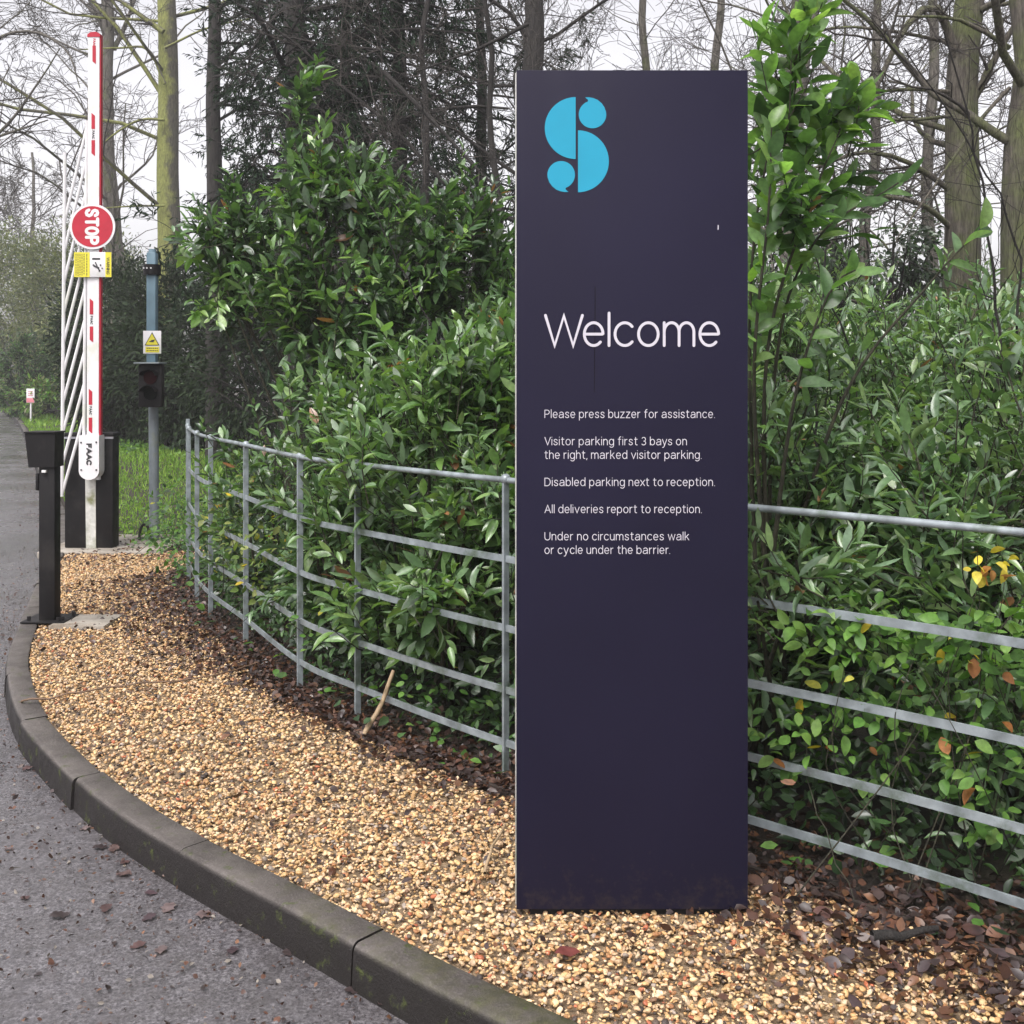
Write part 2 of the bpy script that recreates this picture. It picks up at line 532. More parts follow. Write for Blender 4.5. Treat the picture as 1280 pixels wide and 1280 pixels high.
# ------------------------------------------------------------------ single-stroke lettering
def arc(cx, cy, rx, ry, a0, a1, n=14):
    a = np.radians(np.linspace(a0, a1, n))
    return [(cx + rx * math.cos(t_), cy + ry * math.sin(t_)) for t_ in a]
def bowl(x0): return arc(x0 + .40, .5, .40, .5, 0, 360, 26)
arch = lambda x0, w: [(x0, .55)] + arc(x0 + w / 2, .6, w / 2, .4, 180, 0, 14) + [(x0 + w, 0)]
GL = {
 'a': (.80, [arc(.42, .66, .36, .34, 155, 0, 12) + [(.78, 0)], [(.78, .56), (.36, .54)] + arc(.30, .27, .30, .27, 95, 285, 14) + [(.55, .06), (.78, .28)]]),
 'b': (.8, [[(0, 1.42), (0, 0)], bowl(0)]),
 'c': (.73, [arc(.41, .5, .41, .5, 42, 318, 20)]),
 'd': (.8, [[(.8, 1.42), (.8, 0)], bowl(0)]),
 'e': (.78, [arc(.39, .5, .39, .5, 2, 316, 26), [(.07, .5), (.75, .5)]]),
 'f': (.5, [arc(.48, 1.16, .28, .27, 88, 180, 8) + [(.2, 0)], [(0, 1), (.5, 1)]]),
 'g': (.8, [bowl(0), [(.8, 1.0), (.8, .0)] + arc(.41, -.02, .39, .40, 0, -140, 12)]),
 'h': (.70, [[(0, 1.42), (0, 0)], arch(0, .70)]),
 'i': (.0, [[(0, 1), (0, 0)], [(0, 1.36), (0, 1.38)]]),
 'k': (.70, [[(0, 1.42), (0, 0)], [(.62, 1), (0, .40)], [(.24, .62), (.70, 0)]]),
 'l': (.0, [[(0, 1.42), (0, 0)]]),
 'm': (1.24, [[(0, 1), (0, 0)], arch(0, .62), arch(.62, .62)]),
 'n': (.70, [[(0, 1), (0, 0)], arch(0, .70)]),
 'o': (.82, [arc(.41, .5, .41, .5, 0, 360, 28)]),
 'p': (.8, [[(0, 1), (0, -.42)], bowl(0)]),
 'r': (.42, [[(0, 1), (0, 0)], [(0, .55)] + arc(.38, .56, .38, .42, 180, 85, 10)]),
 's': (.66, [[(.63, .80), (.52, .95), (.33, 1.0), (.12, .93), (.05, .75), (.14, .58), (.34, .5), (.55, .42), (.65, .25), (.56, .07), (.33, 0), (.12, .05), (.0, .22)]]),
 't': (.5, [[(.2, 1.3), (.2, .25)] + arc(.44, .25, .24, .25, 180, 285, 8), [(0, 1), (.5, 1)]]),
 'u': (.70, [[(0, 1), (0, .42)] + arc(.35, .4, .35, .4, 180, 360, 12), [(.70, 1), (.70, 0)]]),
 'v': (.8, [[(0, 1), (.4, 0), (.8, 1)]]),
 'w': (1.24, [[(0, 1), (.31, 0), (.62, .98), (.93, 0), (1.24, 1)]]),
 'x': (.74, [[(0, 1), (.74, 0)], [(.74, 1), (0, 0)]]),
 'y': (.8, [[(0, 1), (.4, 0)], [(.8, 1), (.3, -.30), (.18, -.42), (.02, -.42)]]),
 'z': (.7, [[(.03, 1), (.7, 1), (0, 0), (.72, 0)]]),
 '3': (.74, [arc(.36, 1.0, .33, .34, 150, -90, 14), arc(.36, .34, .38, .34, 90, -150, 14)]),
 '.': (.0, [[(0, .0), (0, .02)]]), ',': (.0, [[(.02, .04), (-.06, -.22)]]),
 'P': (.84, [[(0, 1.34), (0, 0)], [(0, 1.34), (.46, 1.34)] + arc(.46, .98, .38, .36, 90, -90, 12)[1:] + [(0, .62)]]),
 'V': (1.04, [[(0, 1.34), (.52, 0), (1.04, 1.34)]]),
 'D': (1.0, [[(0, 0), (0, 1.34), (.4, 1.34)] + arc(.4, .67, .6, .67, 90, -90, 16) + [(0, 0)]]),
 'A': (1.06, [[(0, 0), (.53, 1.34), (1.06, 0)], [(.2, .46), (.86, .46)]]),
 'U': (.94, [[(0, 1.34), (0, .47)] + arc(.47, .46, .47, .46, 180, 360, 14)[1:] + [(.94, 1.34)]]),
 'W': (1.54, [[(0, 1.32), (.385, 0), (.77, 1.3), (1.155, 0), (1.54, 1.32)]]),
 'S': (.78, [[(.75, 1.06), (.6, 1.29), (.38, 1.34), (.14, 1.26), (.04, 1.02), (.14, .80), (.38, .69), (.64, .58), (.77, .34), (.64, .07), (.38, 0), (.13, .08), (0, .3)]]),
 'T': (.86, [[(0, 1.34), (.86, 1.34)], [(.43, 1.34), (.43, 0)]]),
 'O': (.86, [arc(.43, .67, .43, .67, 0, 360, 28)]),
 'R': (.84, [[(0, 0), (0, 1.34), (.46, 1.34)] + arc(.46, 1.0, .36, .34, 90, -90, 10) + [(0, .66)], [(.42, .66), (.84, 0)]]),
 'N': (.9, [[(0, 0), (0, 1.34), (.9, 0), (.9, 1.34)]]), 'I': (0, [[(0, 0), (0, 1.34)]]),
 'G': (.96, [arc(.5, .67, .5, .67, 42, 345, 22) + [(.98, .62), (.55, .62)]]),
 'F': (.74, [[(0, 0), (0, 1.34), (.74, 1.34)], [(0, .7), (.64, .7)]]),
 'C': (.9, [arc(.5, .67, .5, .67, 45, 315, 22)]),
 'E': (.72, [[(.72, 1.34), (0, 1.34), (0, 0), (.72, 0)], [(0, .7), (.62, .7)]]),
 'K': (.84, [[(0, 1.34), (0, 0)], [(.8, 1.34), (0, .5)], [(.3, .8), (.84, 0)]]),
}
def ribbon(pl, w):
    """flat mitred ribbon with round ends along a polyline -> list of (V2, faces)"""
    P = [np.array(p, float) for p in pl]
    Q = [P[0]]
    for p in P[1:]:
        if np.linalg.norm(p - Q[-1]) > 1e-4: Q.append(p)
    P = np.array(Q)
    closed = len(P) > 3 and np.linalg.norm(P[0] - P[-1]) < 1e-3
    T = unit(np.diff(P, axis=0))
    N = np.stack([-T[:, 1], T[:, 0]], 1)
    L, Rr = [], []
    for i in range(len(P)):
        if closed and i in (0, len(P) - 1): n0, n1 = N[-1], N[0]
        else: n0, n1 = N[max(0, i - 1)], N[min(len(N) - 1, i)]
        m = n0 + n1; m = m / (np.linalg.norm(m) + 1e-9)
        k = 1 / max(.42, float(m @ n1))
        L.append(P[i] + m * w / 2 * k); Rr.append(P[i] - m * w / 2 * k)
    n = len(P)
    V = np.array(L + Rr)
    F = [np.array([[i, n + i, n + i + 1, i + 1] for i in range(n - 1)])]
    V = list(V)
    if not closed:
        for e, (p, d) in enumerate(((P[0], -T[0]), (P[-1], T[-1]))):
            nn = np.array([-d[1], d[0]]); base = len(V)
            an = np.linspace(-math.pi / 2, math.pi / 2, 7)
            for a_ in an:
                V.append(p + (d * math.cos(a_) + nn * math.sin(a_)) * w / 2)
            F.append(np.arange(base, base + 7))
    return np.array(V), F
def text_strokes(s, sp=.30, space=.48):
    x = 0; out = []; prev = None
    tight = {('W', 'e'): -.17, ('V', 'i'): -.1, ('y', '.'): -.12, ('r', '.'): -.1, ('r', 't'): -.04, ('A', 'l'): -.04, ('w', 'a'): -.06, ('a', 'y'): -.08, ('y', 's'): -.08, ('r', 'o'): -.08, ('r', 'c'): -.08, ('v', 'i'): -.04, ('r', 'e'): -.08, ('x', 't'): -.1, ('e', 'x'): -.08, ('T', 'O'): -.05}
    for ch in s:
        if ch == ' ':
            x += space; prev = None; continue
        w, st = GL[ch]
        x += tight.get((prev, ch), 0)
        for pl in st:
            out.append([(px_ + x, py_) for px_, py_ in pl])
        x += w + sp; prev = ch
    return out, x - sp
def lettering(g, s, x0, x1, zb, xh, y, w=.125, d=.0008, sp=.30, frame=None):
    """text from x0 to x1 on baseline zb, x-height xh, on a face at y; frame maps (u, v, depth) -> world"""
    st, tot = text_strokes(s, sp)
    sx = (x1 - x0 - w * xh) / tot
    for k, pl in enumerate(st):
        pl = [(x0 + w * xh / 2 + a * sx, zb + w * xh / 2 + b * (xh * (1 - w))) for a, b in pl]
        V, F = ribbon(pl, w * xh)
        dep = d + .00035 * (k % 4)
        if frame is None:
            W = np.stack([V[:, 0], np.full(len(V), y - dep), V[:, 1]], 1)
        else:
            W = np.array([frame(u, v, dep) for u, v in V])
        g.add(W, F)
    return g

# ------------------------------------------------------------------ materials
M_PANEL = NT('aubergine_panel')
t = M_PANEL
smear = t.noise(3, 5, .6, stretch=(4, 4, .5))
c = t.ramp(t.noise(1.6, 4), [(.3, lin((28, 26, 42))), (.7, lin((31, 29, 47)))])
c = t.mix(t.ramp(t.noise(90, 3, .8), [(.72, 0.0), (.8, .35)]), c, lin((80, 74, 88)))
X, Yy, Z = t.sep(t.coord())
spl = t.math('ADD', t.noise(38, 6, .75), t.math('MULTIPLY', Z, -1.1))   # mud splashed up from the gravel
c = t.mix(t.ramp(spl, [(.42, 0.0), (.62, .30)]), c, (.06, .047, .036))
t.set(Base_Color=c, Roughness=t.ramp(smear, [(.3, .42), (.7, .56)]))
t.b.inputs['Specular IOR Level'].default_value = .09
M_PANEL = t.m
M_LETTER = mat('white_vinyl', (.50, .48, .53), .5, var=.05, spec=.2)
M_CYAN = mat('cyan_vinyl', (.019, .265, .40), .5, var=.04, spec=.2)
M_EDGE = mat('pale_edge_trim', (.42, .42, .40), .45, var=.25, scale=20, dirt=(.22, .26, .16))
M_DARK = mat('dark_metal', (.012, .011, .012), .55, var=.25, spec=.3)
M_BLACK = mat('charcoal_paint', (.007, .0063, .007), .5, var=.2, bump=.1, bscale=300, spec=.22, dirt=(.022, .02, .019), dscale=4)
M_WHITE = mat('white_paint', (.62, .61, .62), .42, var=.05, dirt=(.55, .56, .5), dscale=5)
M_RED = mat('red_paint', (.38, .018, .036), .45, var=.1, spec=.3)
M_YEL = mat('yellow_print', (.58, .52, .03), .5, var=.06)
M_INK = mat('black_ink', (.02, .02, .022), .5, var=.1)
M_GREYPOST = mat('grey_post_paint', (.15, .175, .19), .45, var=.15, dirt=(.15, .17, .14), dscale=9)
M_BLUEPOST = mat('blue_grey_post', (.115, .19, .235), .45, var=.12)
M_GALV = mat('galvanised_steel', (.215, .245, .26), .42, metal=.2, var=.35, scale=14, dirt=(.07, .10, .065), dscale=6, bump=.12, bscale=200)
M_CONC = mat('concrete_slab', (.26, .235, .20), .55, var=.35, scale=6, bump=.3, dirt=(.12, .09, .06), dscale=3)
M_STRIPE = mat('weathered_white_panel', (.46, .46, .43), .6, var=.2, scale=20, dirt=(.16, .17, .07), dscale=4, bump=.2)
M_LITTER = leaf_mat('dead_leaf', .4, .08)
M_LAUREL = leaf_mat('laurel_leaf', .3, .24, 1.0)
M_YOUNG = leaf_mat('soft_leaf', .5, .35, .35)
M_GRASS = leaf_mat('grass_blade', .55, .3, .3)
M_NEEDLE = leaf_mat('needle_spray', .6, .12, .15)
M_STEM = bark_mat('shoot_bark', (.03, .028, .018), (.075, .07, .04))
M_TWIG = mat('dry_twig', (.28, .20, .12), .7, var=.3, bump=.3)

# ------------------------------------------------------------------ the welcome sign
SY = FPX * CAMZ / (1137 - HOR)          # distance of its face
def sx_(p): return (p - 640) / FPX * SY
def sz_(p): return CAMZ + (HOR - p) / FPX * SY
SX0, SX1, SZT = sx_(645.5), sx_(935), sz_(87.5)
sign = thing('sign_board', ((SX0 + SX1) / 2, SY + .07, 0), 'tall dark purple welcome sign standing in the gravel bed', 'sign')
SZB = 0.0
pan = G().box((SX0, SY, SZB), (SX1, SY + .018, SZT), .0025).build('front_panel', M_PANEL, sign)
G().box((SX0 - .0035, SY + .0185, SZB + .004), (SX1 + .001, SY + .125, SZT - .001), .004).build('side_casing', M_EDGE, sign)
G().box((SX0 + .04, SY + .02, -.06), (SX1 - .05, SY + .10, SZB + .003), .004).build('plinth', M_DARK, sign)
zx = lambda a: sx_(640 + a * 300 / 1011)
zz = lambda a: sz_(80 + a * 300 / 1011)
em = G()
def flat(g, poly, dep=.0009):
    P = [(zx(a), zz(b)) for a, b in poly]
    g.add([(x, SY - dep, z) for x, z in P], np.arange(len(P)))
half = [(268, 139.5)] + arc(269, 270, 131, -130.5, 90, 270, 40)[1:-1] + [(268, 400.5)]
flat(em, half)
flat(em, [(546 - a, 680 - b) for a, b in half])
dot = [(308, 141), (325, 140.5), (343, 144), (360, 151), (377, 165), (389, 182), (396, 202)] + arc(339, 213, 58, 58, 0, 245, 40) + [(317, 160), (321, 156), (319, 150)]
flat(em, dot); flat(em, [(546 - a, 680 - b) for a, b in dot])
em.build('emblem', M_CYAN, sign, smooth=False)
g = G()
sy2 = lambda v: sz_(80 + v * 300 / 1011)
XH = (1192 - 1084) / 1011 * 300 / FPX * SY
lettering(g, 'Welcome', zx(135), zx(876), sy2(1192), XH, SY, .108, sp=.25)
g.build('heading_lettering', M_LETTER, sign, smooth=False)
for s, xe, yb in (('Please press buzzer for assistance.', 893.5, 522.6), ('Visitor parking first 3 bays on', 858.5, 556.6), ('the right, marked visitor parking.', 877, 573.6),
                  ('Disabled parking next to reception.', 893.5, 607.6), ('All deliveries report to reception.', 877, 641.4), ('Under no circumstances walk', 861.5, 675.4), ('or cycle under the barrier.', 837.5, 692.4)):
    g = G()
    lettering(g, s, sx_(680.6), sx_(xe), sz_(yb), 8.0 / FPX * SY, SY, .108, sp=.36)
    g.build('line_of_lettering', M_LETTER, sign, smooth=False)
# a pale chip and a drip stain in the paint
G().prism([(sx_(897), sz_(287.5)), (sx_(898.2), sz_(287)), (sx_(898.3), sz_(281.5)), (sx_(897.2), sz_(281))], SY - .0008, SY).build('paint_chip', M_LETTER, sign, smooth=False)
G().prism([(sx_(742.4), sz_(490)), (sx_(743.4), sz_(490)), (sx_(744.6), sz_(358)), (sx_(743.4), sz_(358))], SY - .0005, SY).build('drip_stain', mat('drip_stain', lin((22, 19, 28)), .6, spec=.1), sign, smooth=False)

# ------------------------------------------------------------------ barrier
BY = 10.25
bx = lambda p: (p - 640) / FPX * BY
bz = lambda p: CAMZ + (HOR - p) / FPX * BY
bar = thing('barrier_gate', (bx(115), BY + .2, 0), 'raised red and white road barrier with charcoal cabinet and round stop disc', 'barrier')
cab = G().box((bx(80.5), BY, .01), (bx(141), BY + .17, bz(546)), .012).build('cabinet', M_BLACK, bar)
G().box((bx(78.5), BY - .02, bz(546) + .001), (bx(142.5), BY + .19, bz(541)), .01).build('lid', M_BLACK, cab)
G().box((bx(79.5), BY - .012, bz(548.5)), (bx(142), BY - .001, bz(545)), .002).build('lid_seam', mat('lid_seam_strip', (.38, .38, .42), .4), cab)
z0 = bz(693)
st = [(bx(108.2), z0 + .03), (bx(111), z0 + .004), (bx(118), z0 + .004), (bx(120.5), z0 + .03), (bx(120), bz(590)), (bx(107), bz(590))]
G().prism(st, BY - .012, BY - .001).build('centre_strip', M_STRIPE, cab)
bx = lambda p: (p - 640) / FPX * (BY - .12)
bz = lambda p: CAMZ + (HOR - p) / FPX * (BY - .12)
# arm (leans a hair to the right as it rises)
AL = lambda y: 106.8 + (600 - y) / 560 * 3.2          # left edge in the photo
armp = [(bx(AL(600) + 1), bz(600)), (bx(AL(600) + 16), bz(600)), (bx(AL(46) + 14), bz(46)), (bx(AL(46)), bz(46))]
arm = G().prism(armp, BY - .115, BY - .055).build('arm', M_WHITE, bar)
G().prism([(bx(AL(46) - 1), bz(46)), (bx(AL(46) + 15), bz(46)), (bx(AL(46) + 15), bz(42)), (bx(AL(46) + 10), bz(39.5)), (bx(AL(46) + 3), bz(40)), (bx(AL(46) - 1), bz(43))], BY - .12, BY - .05).build('end_cap', M_RED, arm)
G().prism([(bx(AL(560) + 16.2), bz(560)), (bx(AL(560) + 18), bz(560)), (bx(AL(46) + 15.4), bz(46)), (bx(AL(46) + 14.2), bz(46))], BY - .11, BY - .06).build('rubber_edge', M_RED, arm)
def tilt_frame(pxc, pyc, dep0):
    """(u, v, d): u runs DOWN the arm, v runs to the right"""
    def f(u, v, d):
        return (bx(pxc) + v, BY - dep0 - d, bz(pyc) - u)
    return f
for k, (ya, yb, yt) in enumerate(((60, 80, -1), (141, 195, 1), (373, 428, 1), (486, 542, 1))):
    xl = AL((ya + yb) / 2) + (6.6 if k else 5.2)
    xl = {0: 115.4, 1: 114.2, 2: 112.0, 3: 110.8}[k]
    w = 4.3
    if yt < 0:
        segs = [(57, 80)]
    else:
        segs = [(ya, ya + 20), (yb - 20, yb)]
    for q, (a_, b_) in enumerate(segs):
        sl = 3.5
        if q == 0 and yt > 0: poly = [(xl, a_), (xl + w, a_ + sl), (xl + w, b_), (xl, b_)]
        else: poly = [(xl, a_), (xl + w, a_), (xl + w, b_ + 0), (xl, b_ - sl)]
        G().prism([(bx(a), bz(c_)) for a, c_ in poly], BY - .118, BY - .1155).build('reflector', M_RED, arm, smooth=False)
    g = G()
    if yt > 0:
        lettering(g, 'FAAC', 0, 10.5 / FPX * BY, 0, 2.6 / FPX * BY, 0, .3, frame=tilt_frame(xl + .6, ya + 22, .1155))
    else:
        lettering(g, 'FAAC', 0, 10.5 / FPX * BY, 0, 2.6 / FPX * BY, 0, .3, frame=tilt_frame(xl + .6, 48, .1155))
    g.build('small_lettering', M_INK if k in (1, 2, 3) else M_RED, arm, smooth=False)
# pivot bracket with rounded foot
cx_, r_ = 112.6, 12.6
brk = [(bx(100), bz(544)), (bx(100), bz(588))] + [(bx(cx_ + r_ * math.cos(a)), bz(588 + 11.5 * math.sin(a))) for a in np.linspace(math.pi, 0, 14)][1:-1] + [(bx(125.2), bz(588)), (bx(125.2), bz(544))]
bk = G().prism(brk, BY - .15, BY - .014).build('pivot_bracket', M_WHITE, bar)
for p, q in ((103, 553), (122, 552.5), (103.2, 587), (122, 587)):
    G().cyl((bx(p), BY - .15, bz(q)), (bx(p), BY - .156, bz(q)), .008, n=10).build('bolt', M_INK, bk)
g = G()
lettering(g, 'FAAC', 0, 27 / FPX * BY, 0, 5.6 / FPX * BY, 0, .34, frame=tilt_frame(109.4, 554, .1515))
g.build('lettering', M_INK, bk, smooth=False)
# hanging skirt: two rails and leaning rods, folded beside the arm
sk = G()
rod = lambda a, b, r=.009, dy=0: sk.cyl((bx(a[0]), BY - .09 + dy, bz(a[1])), (bx(b[0]), BY - .09 + dy, bz(b[1])), r, n=8)
rod((75.6, 621), (79.5, 190), .017)
rod((103.4, 545), (107.2, 150), .016)
for k in range(13):
    yb = 618 - 38 * k
    t_ = (618 - yb) / 430
    xb = 75.6 + 3.9 * (621 - yb) / 431
    rise = 100 + 25 * t_
    if yb - rise < 150: continue
    xt = 103.4 + 3.8 * (545 - (yb - rise)) / 395
    rod((xb, yb), (xt, yb - rise), .0145, .006)
sk.build('skirt', M_WHITE, bar)
# stop disc
DX, DZ, DR = bx(116.3), bz(283.5), 28 / FPX * BY
dsc = G().cyl((DX, BY - .135, DZ), (DX, BY - .125, DZ), DR, n=48).build('stop_disc', M_WHITE, bar)
G().cyl((DX, BY - .138, DZ), (DX, BY - .1352, DZ), DR * .9, n=48).build('red_face', M_RED, dsc)
g = G()
lettering(g, 'STOP', 0, 45 / FPX * BY, 0, 14.2 / FPX * BY, 0, .27, sp=.42, frame=tilt_frame(107, 261, .1385))
g.build('lettering', M_WHITE, dsc, smooth=False)
# warning plate (mounted sideways)
wp = G().box((bx(93.5), BY - .135, bz(346.5)), (bx(140), BY - .13, bz(315.5)), .001).build('warning_plate', M_WHITE, bar)
G().box((bx(93.5), BY - .1372, bz(346.5)), (bx(113), BY - .1355, bz(315.5))).build('yellow_field', M_YEL, wp)
G().box((bx(132.5), BY - .1372, bz(346.5)), (bx(140), BY - .1355, bz(315.5))).build('yellow_field', M_YEL, wp)
g = G()
lettering(g, 'WARNING', 0, 21 / FPX * BY, 0, 3 / FPX * BY, 0, .2, frame=tilt_frame(134, 322, .1378))
for k, xx in enumerate((95.5, 98, 100.5, 103, 105.5, 109)):
    y_ = 317.5
    while y_ < 344:
        L_ = random.uniform(1.5, 4.2)
        G.box(g, (bx(xx), BY - .1382, bz(min(345, y_ + L_))), (bx(xx + .9), BY - .1375, bz(y_)))
        y_ += L_ + .8
g.box((bx(116), BY - .1365, bz(325)), (bx(126), BY - .1355, bz(322.6)))
for a_, b_, w_ in (((117, 331), (123, 335), .007), ((123, 335), (126, 339), .006), ((123, 335), (118, 333), .005), ((120, 328), (123, 335), .006), ((126, 331), (127, 332), .007), ((128, 335), (129, 336), .006), ((124, 334), (125, 340), .005)):
    g.cyl((bx(a_[0]), BY - .136, bz(a_[1])), (bx(b_[0]), BY - .136, bz(b_[1])), w_, n=6)
g.build('print', M_INK, wp, smooth=False)

# intercom post by the kerb
IY = gnd(60, 779)[1]
ix = lambda p: (p - 640) / FPX * IY
iz = lambda p: CAMZ + (HOR - p) / FPX * IY
ip = thing('intercom_post', (ix(59), IY + .06, 0), 'slim black entry intercom post bolted down beside the kerb', 'intercom')
G().box((ix(48.3), IY, .0), (ix(68.3), IY + .10, iz(584)), .006).build('post', M_BLACK, ip)
hd = G().prism([(ix(32.5), iz(541.5)), (ix(70), iz(541.5)), (ix(69.5), iz(584)), (ix(37.2), iz(584))], IY - .02, IY + .13).build('head_box', M_BLACK, ip, sharp=20)
G().box((ix(32), IY - .03, iz(541.3)), (ix(71.5), IY + .14, iz(539.5)), .002).build('hood', M_BLACK, hd)
G().box((ix(44.5), IY - .005, iz(613)), (ix(48.2), IY + .09, iz(592)), .004).build('card_reader', M_BLACK, ip)
G().box((ix(54), IY - .026, iz(590.5)), (ix(59), IY - .0005, iz(587.5)), .001).build('white_tab', M_WHITE, ip)
bp = G().box((ix(30), IY - .06, .009), (ix(84), IY + .2, .02), .002).build('base_plate', M_BLACK, ip)
for p, d_ in ((36, .0), (78, .0), (38, .16), (80, .16), (75, -.03)):
    G().cyl((ix(p), IY + d_, .02), (ix(p), IY + d_, .045), .012, n=6).build('bolt', M_DARK, bp)
# paving slabs
pv = G().box((ix(70), IY - .12, -.05), (ix(139), IY + .22, .012), .006).build('paving_slab', M_CONC, None, off=(0, 0, 0))
tag(pv, 'small rectangular concrete slab set in gravel beside the intercom post', 'slab')
c0 = gnd(70, 703)
pv = G().box((-4.32, 10.02, -.05), (-3.2, 11.15, .010), .006).build('paving_slab', M_CONC)
tag(pv, 'larger concrete base slab under the barrier cabinet', 'slab')

# signal post
PY = 10.75
qx = lambda p: (p - 640) / FPX * PY
qz = lambda p: CAMZ + (HOR - p) / FPX * PY
sp_ = thing('signal_post', (qx(192), PY, 0), 'grey pole carrying a black traffic light and yellow camera notice', 'signal post')
G().cyl((qx(193), PY, -.02), (qx(191.5), PY, qz(455)), 6 / FPX * PY, n=20).build('pole', M_GREYPOST, sp_)
G().box((qx(184.6), PY - .045, qz(455)), (qx(196.2), PY + .045, qz(316)), .01).build('upper_pole', M_BLUEPOST, sp_)
G().cyl((qx(190.4), PY, qz(317)), (qx(190.4), PY, qz(311.5)), 5 / FPX * PY, 4 / FPX * PY, n=16).build('pole_cap', M_BLUEPOST, sp_)
bd = G().cyl((qx(190), PY, qz(344)), (qx(190), PY, qz(331)), 10.5 / FPX * PY, n=20).build('clamp_band', M_BLACK, sp_)
for a in (-5, -1, 4):
    G().cyl((qx(188 + a), PY - .078, qz(336)), (qx(188 + a), PY - .086, qz(336)), .008, n=8).build('bolt', M_WHITE, bd)
qx = lambda p: (p - 640) / FPX * (PY - .17)
qz = lambda p: CAMZ + (HOR - p) / FPX * (PY - .17)
tl = G().box((qx(173.5), PY - .19, qz(509)), (qx(203), PY - .10, qz(455)), .012).build('traffic_light', M_BLACK, sp_)
G().box((qx(172.5), PY - .30, qz(455) + .001), (qx(204), PY - .05, qz(453)), .003).build('top_plate', M_GREYPOST, tl)
for q, col in ((472, (.022, .003, .004)), (492, (.004, .005, .005))):
    lp = (qx(189), qz(q))
    G().cyl((lp[0], PY - .205, lp[1]), (lp[0], PY - .188, lp[1]), .062, .066, n=24).build('lens', mat('dark_lens', col, .6, var=.1, spec=.1), tl)
    v = G()
    an = np.linspace(R_(15), R_(165), 12)
    A = np.array([(lp[0] + .078 * math.cos(a), PY - .19, lp[1] + .078 * math.sin(a)) for a in an]); B = A.copy(); B[:, 1] -= .11
    i = np.arange(11)
    v.add(np.vstack([A, B]), np.stack([i, i + 1, i + 13, i + 12], 1))
    v.build('visor', M_BLACK, tl)
qx = lambda p: (p - 640) / FPX * (PY - .06)
qz = lambda p: CAMZ + (HOR - p) / FPX * (PY - .06)
nt_ = G().box((qx(179), PY - .062, qz(442)), (qx(201.5), PY - .057, qz(413.5)), .001).build('camera_notice', M_WHITE, sp_)
tri = [(qx(190.3), qz(415.2)), (qx(199.5), qz(431.8)), (qx(181), qz(431.8))]
G().prism(tri, PY - .0655, PY - .0622).build('black_triangle', M_INK, nt_, smooth=False)
ct = np.mean(tri, 0)
G().prism([tuple(ct + (np.array(p) - ct) * .84) for p in tri], PY - .068, PY - .0658).build('yellow_triangle', M_YEL, nt_, smooth=False)
G().prism([(qx(186.3), qz(427.3)), (qx(192), qz(427.8)), (qx(194.4), qz(424.3)), (qx(190), qz(425))], PY - .07, PY - .0682).build('camera_symbol', M_INK, nt_, smooth=False)
G().box((qx(182), PY - .0655, qz(440.5)), (qx(199), PY - .0622, qz(433.5))).build('yellow_field', M_YEL, nt_, smooth=False)
g = G()
for yy in (434.8, 437.8):
    x_ = 183.5
    while x_ < 197:
        L_ = random.uniform(1, 3)
        g.box((qx(x_), PY - .0665, qz(yy + 1)), (qx(min(198, x_ + L_)), PY - .0657, qz(yy)))
        x_ += L_ + .6
g.build('print', M_INK, nt_, smooth=False)
an = np.linspace(0, math.pi, 14)
cab_p = np.array([(qx(188) - .06 + .05 * math.cos(a), PY - .05, .02 + .15 * math.sin(a) ** .8) for a in an])
G().tubes(cab_p, np.full(14, .013), 8).build('cable_loop', M_BLACK, sp_)

# small far road sign
FY = 39
fx = lambda p: (p - 640) / FPX * FY
fz = lambda p: CAMZ + (HOR - p) / FPX * FY
fs = thing('road_sign', (fx(38.7), FY, 0), 'small distant white and red notice on a thin post beside the road', 'sign')
G().cyl((fx(38.4), FY, -.02), (fx(38.8), FY, fz(503)), .035, n=8).build('post', M_WHITE, fs)
pl = G().box((fx(33.8), FY - .06, fz(503.5)), (fx(44), FY - .03, fz(485.8)), .01).build('plate', M_WHITE, fs)
G().box((fx(34.2), FY - .065, fz(503)), (fx(43.6), FY - .061, fz(497.5))).build('red_band', mat('faded_red', lin((200, 120, 130)), .5), pl)
g = G()
for q in (488.5, 491, 493.5):
    g.box((fx(36), FY - .064, fz(q + 1)), (fx(42), FY - .0605, fz(q)))
g.build('print', mat('faded_print', lin((190, 120, 128)), .5), pl, smooth=False)

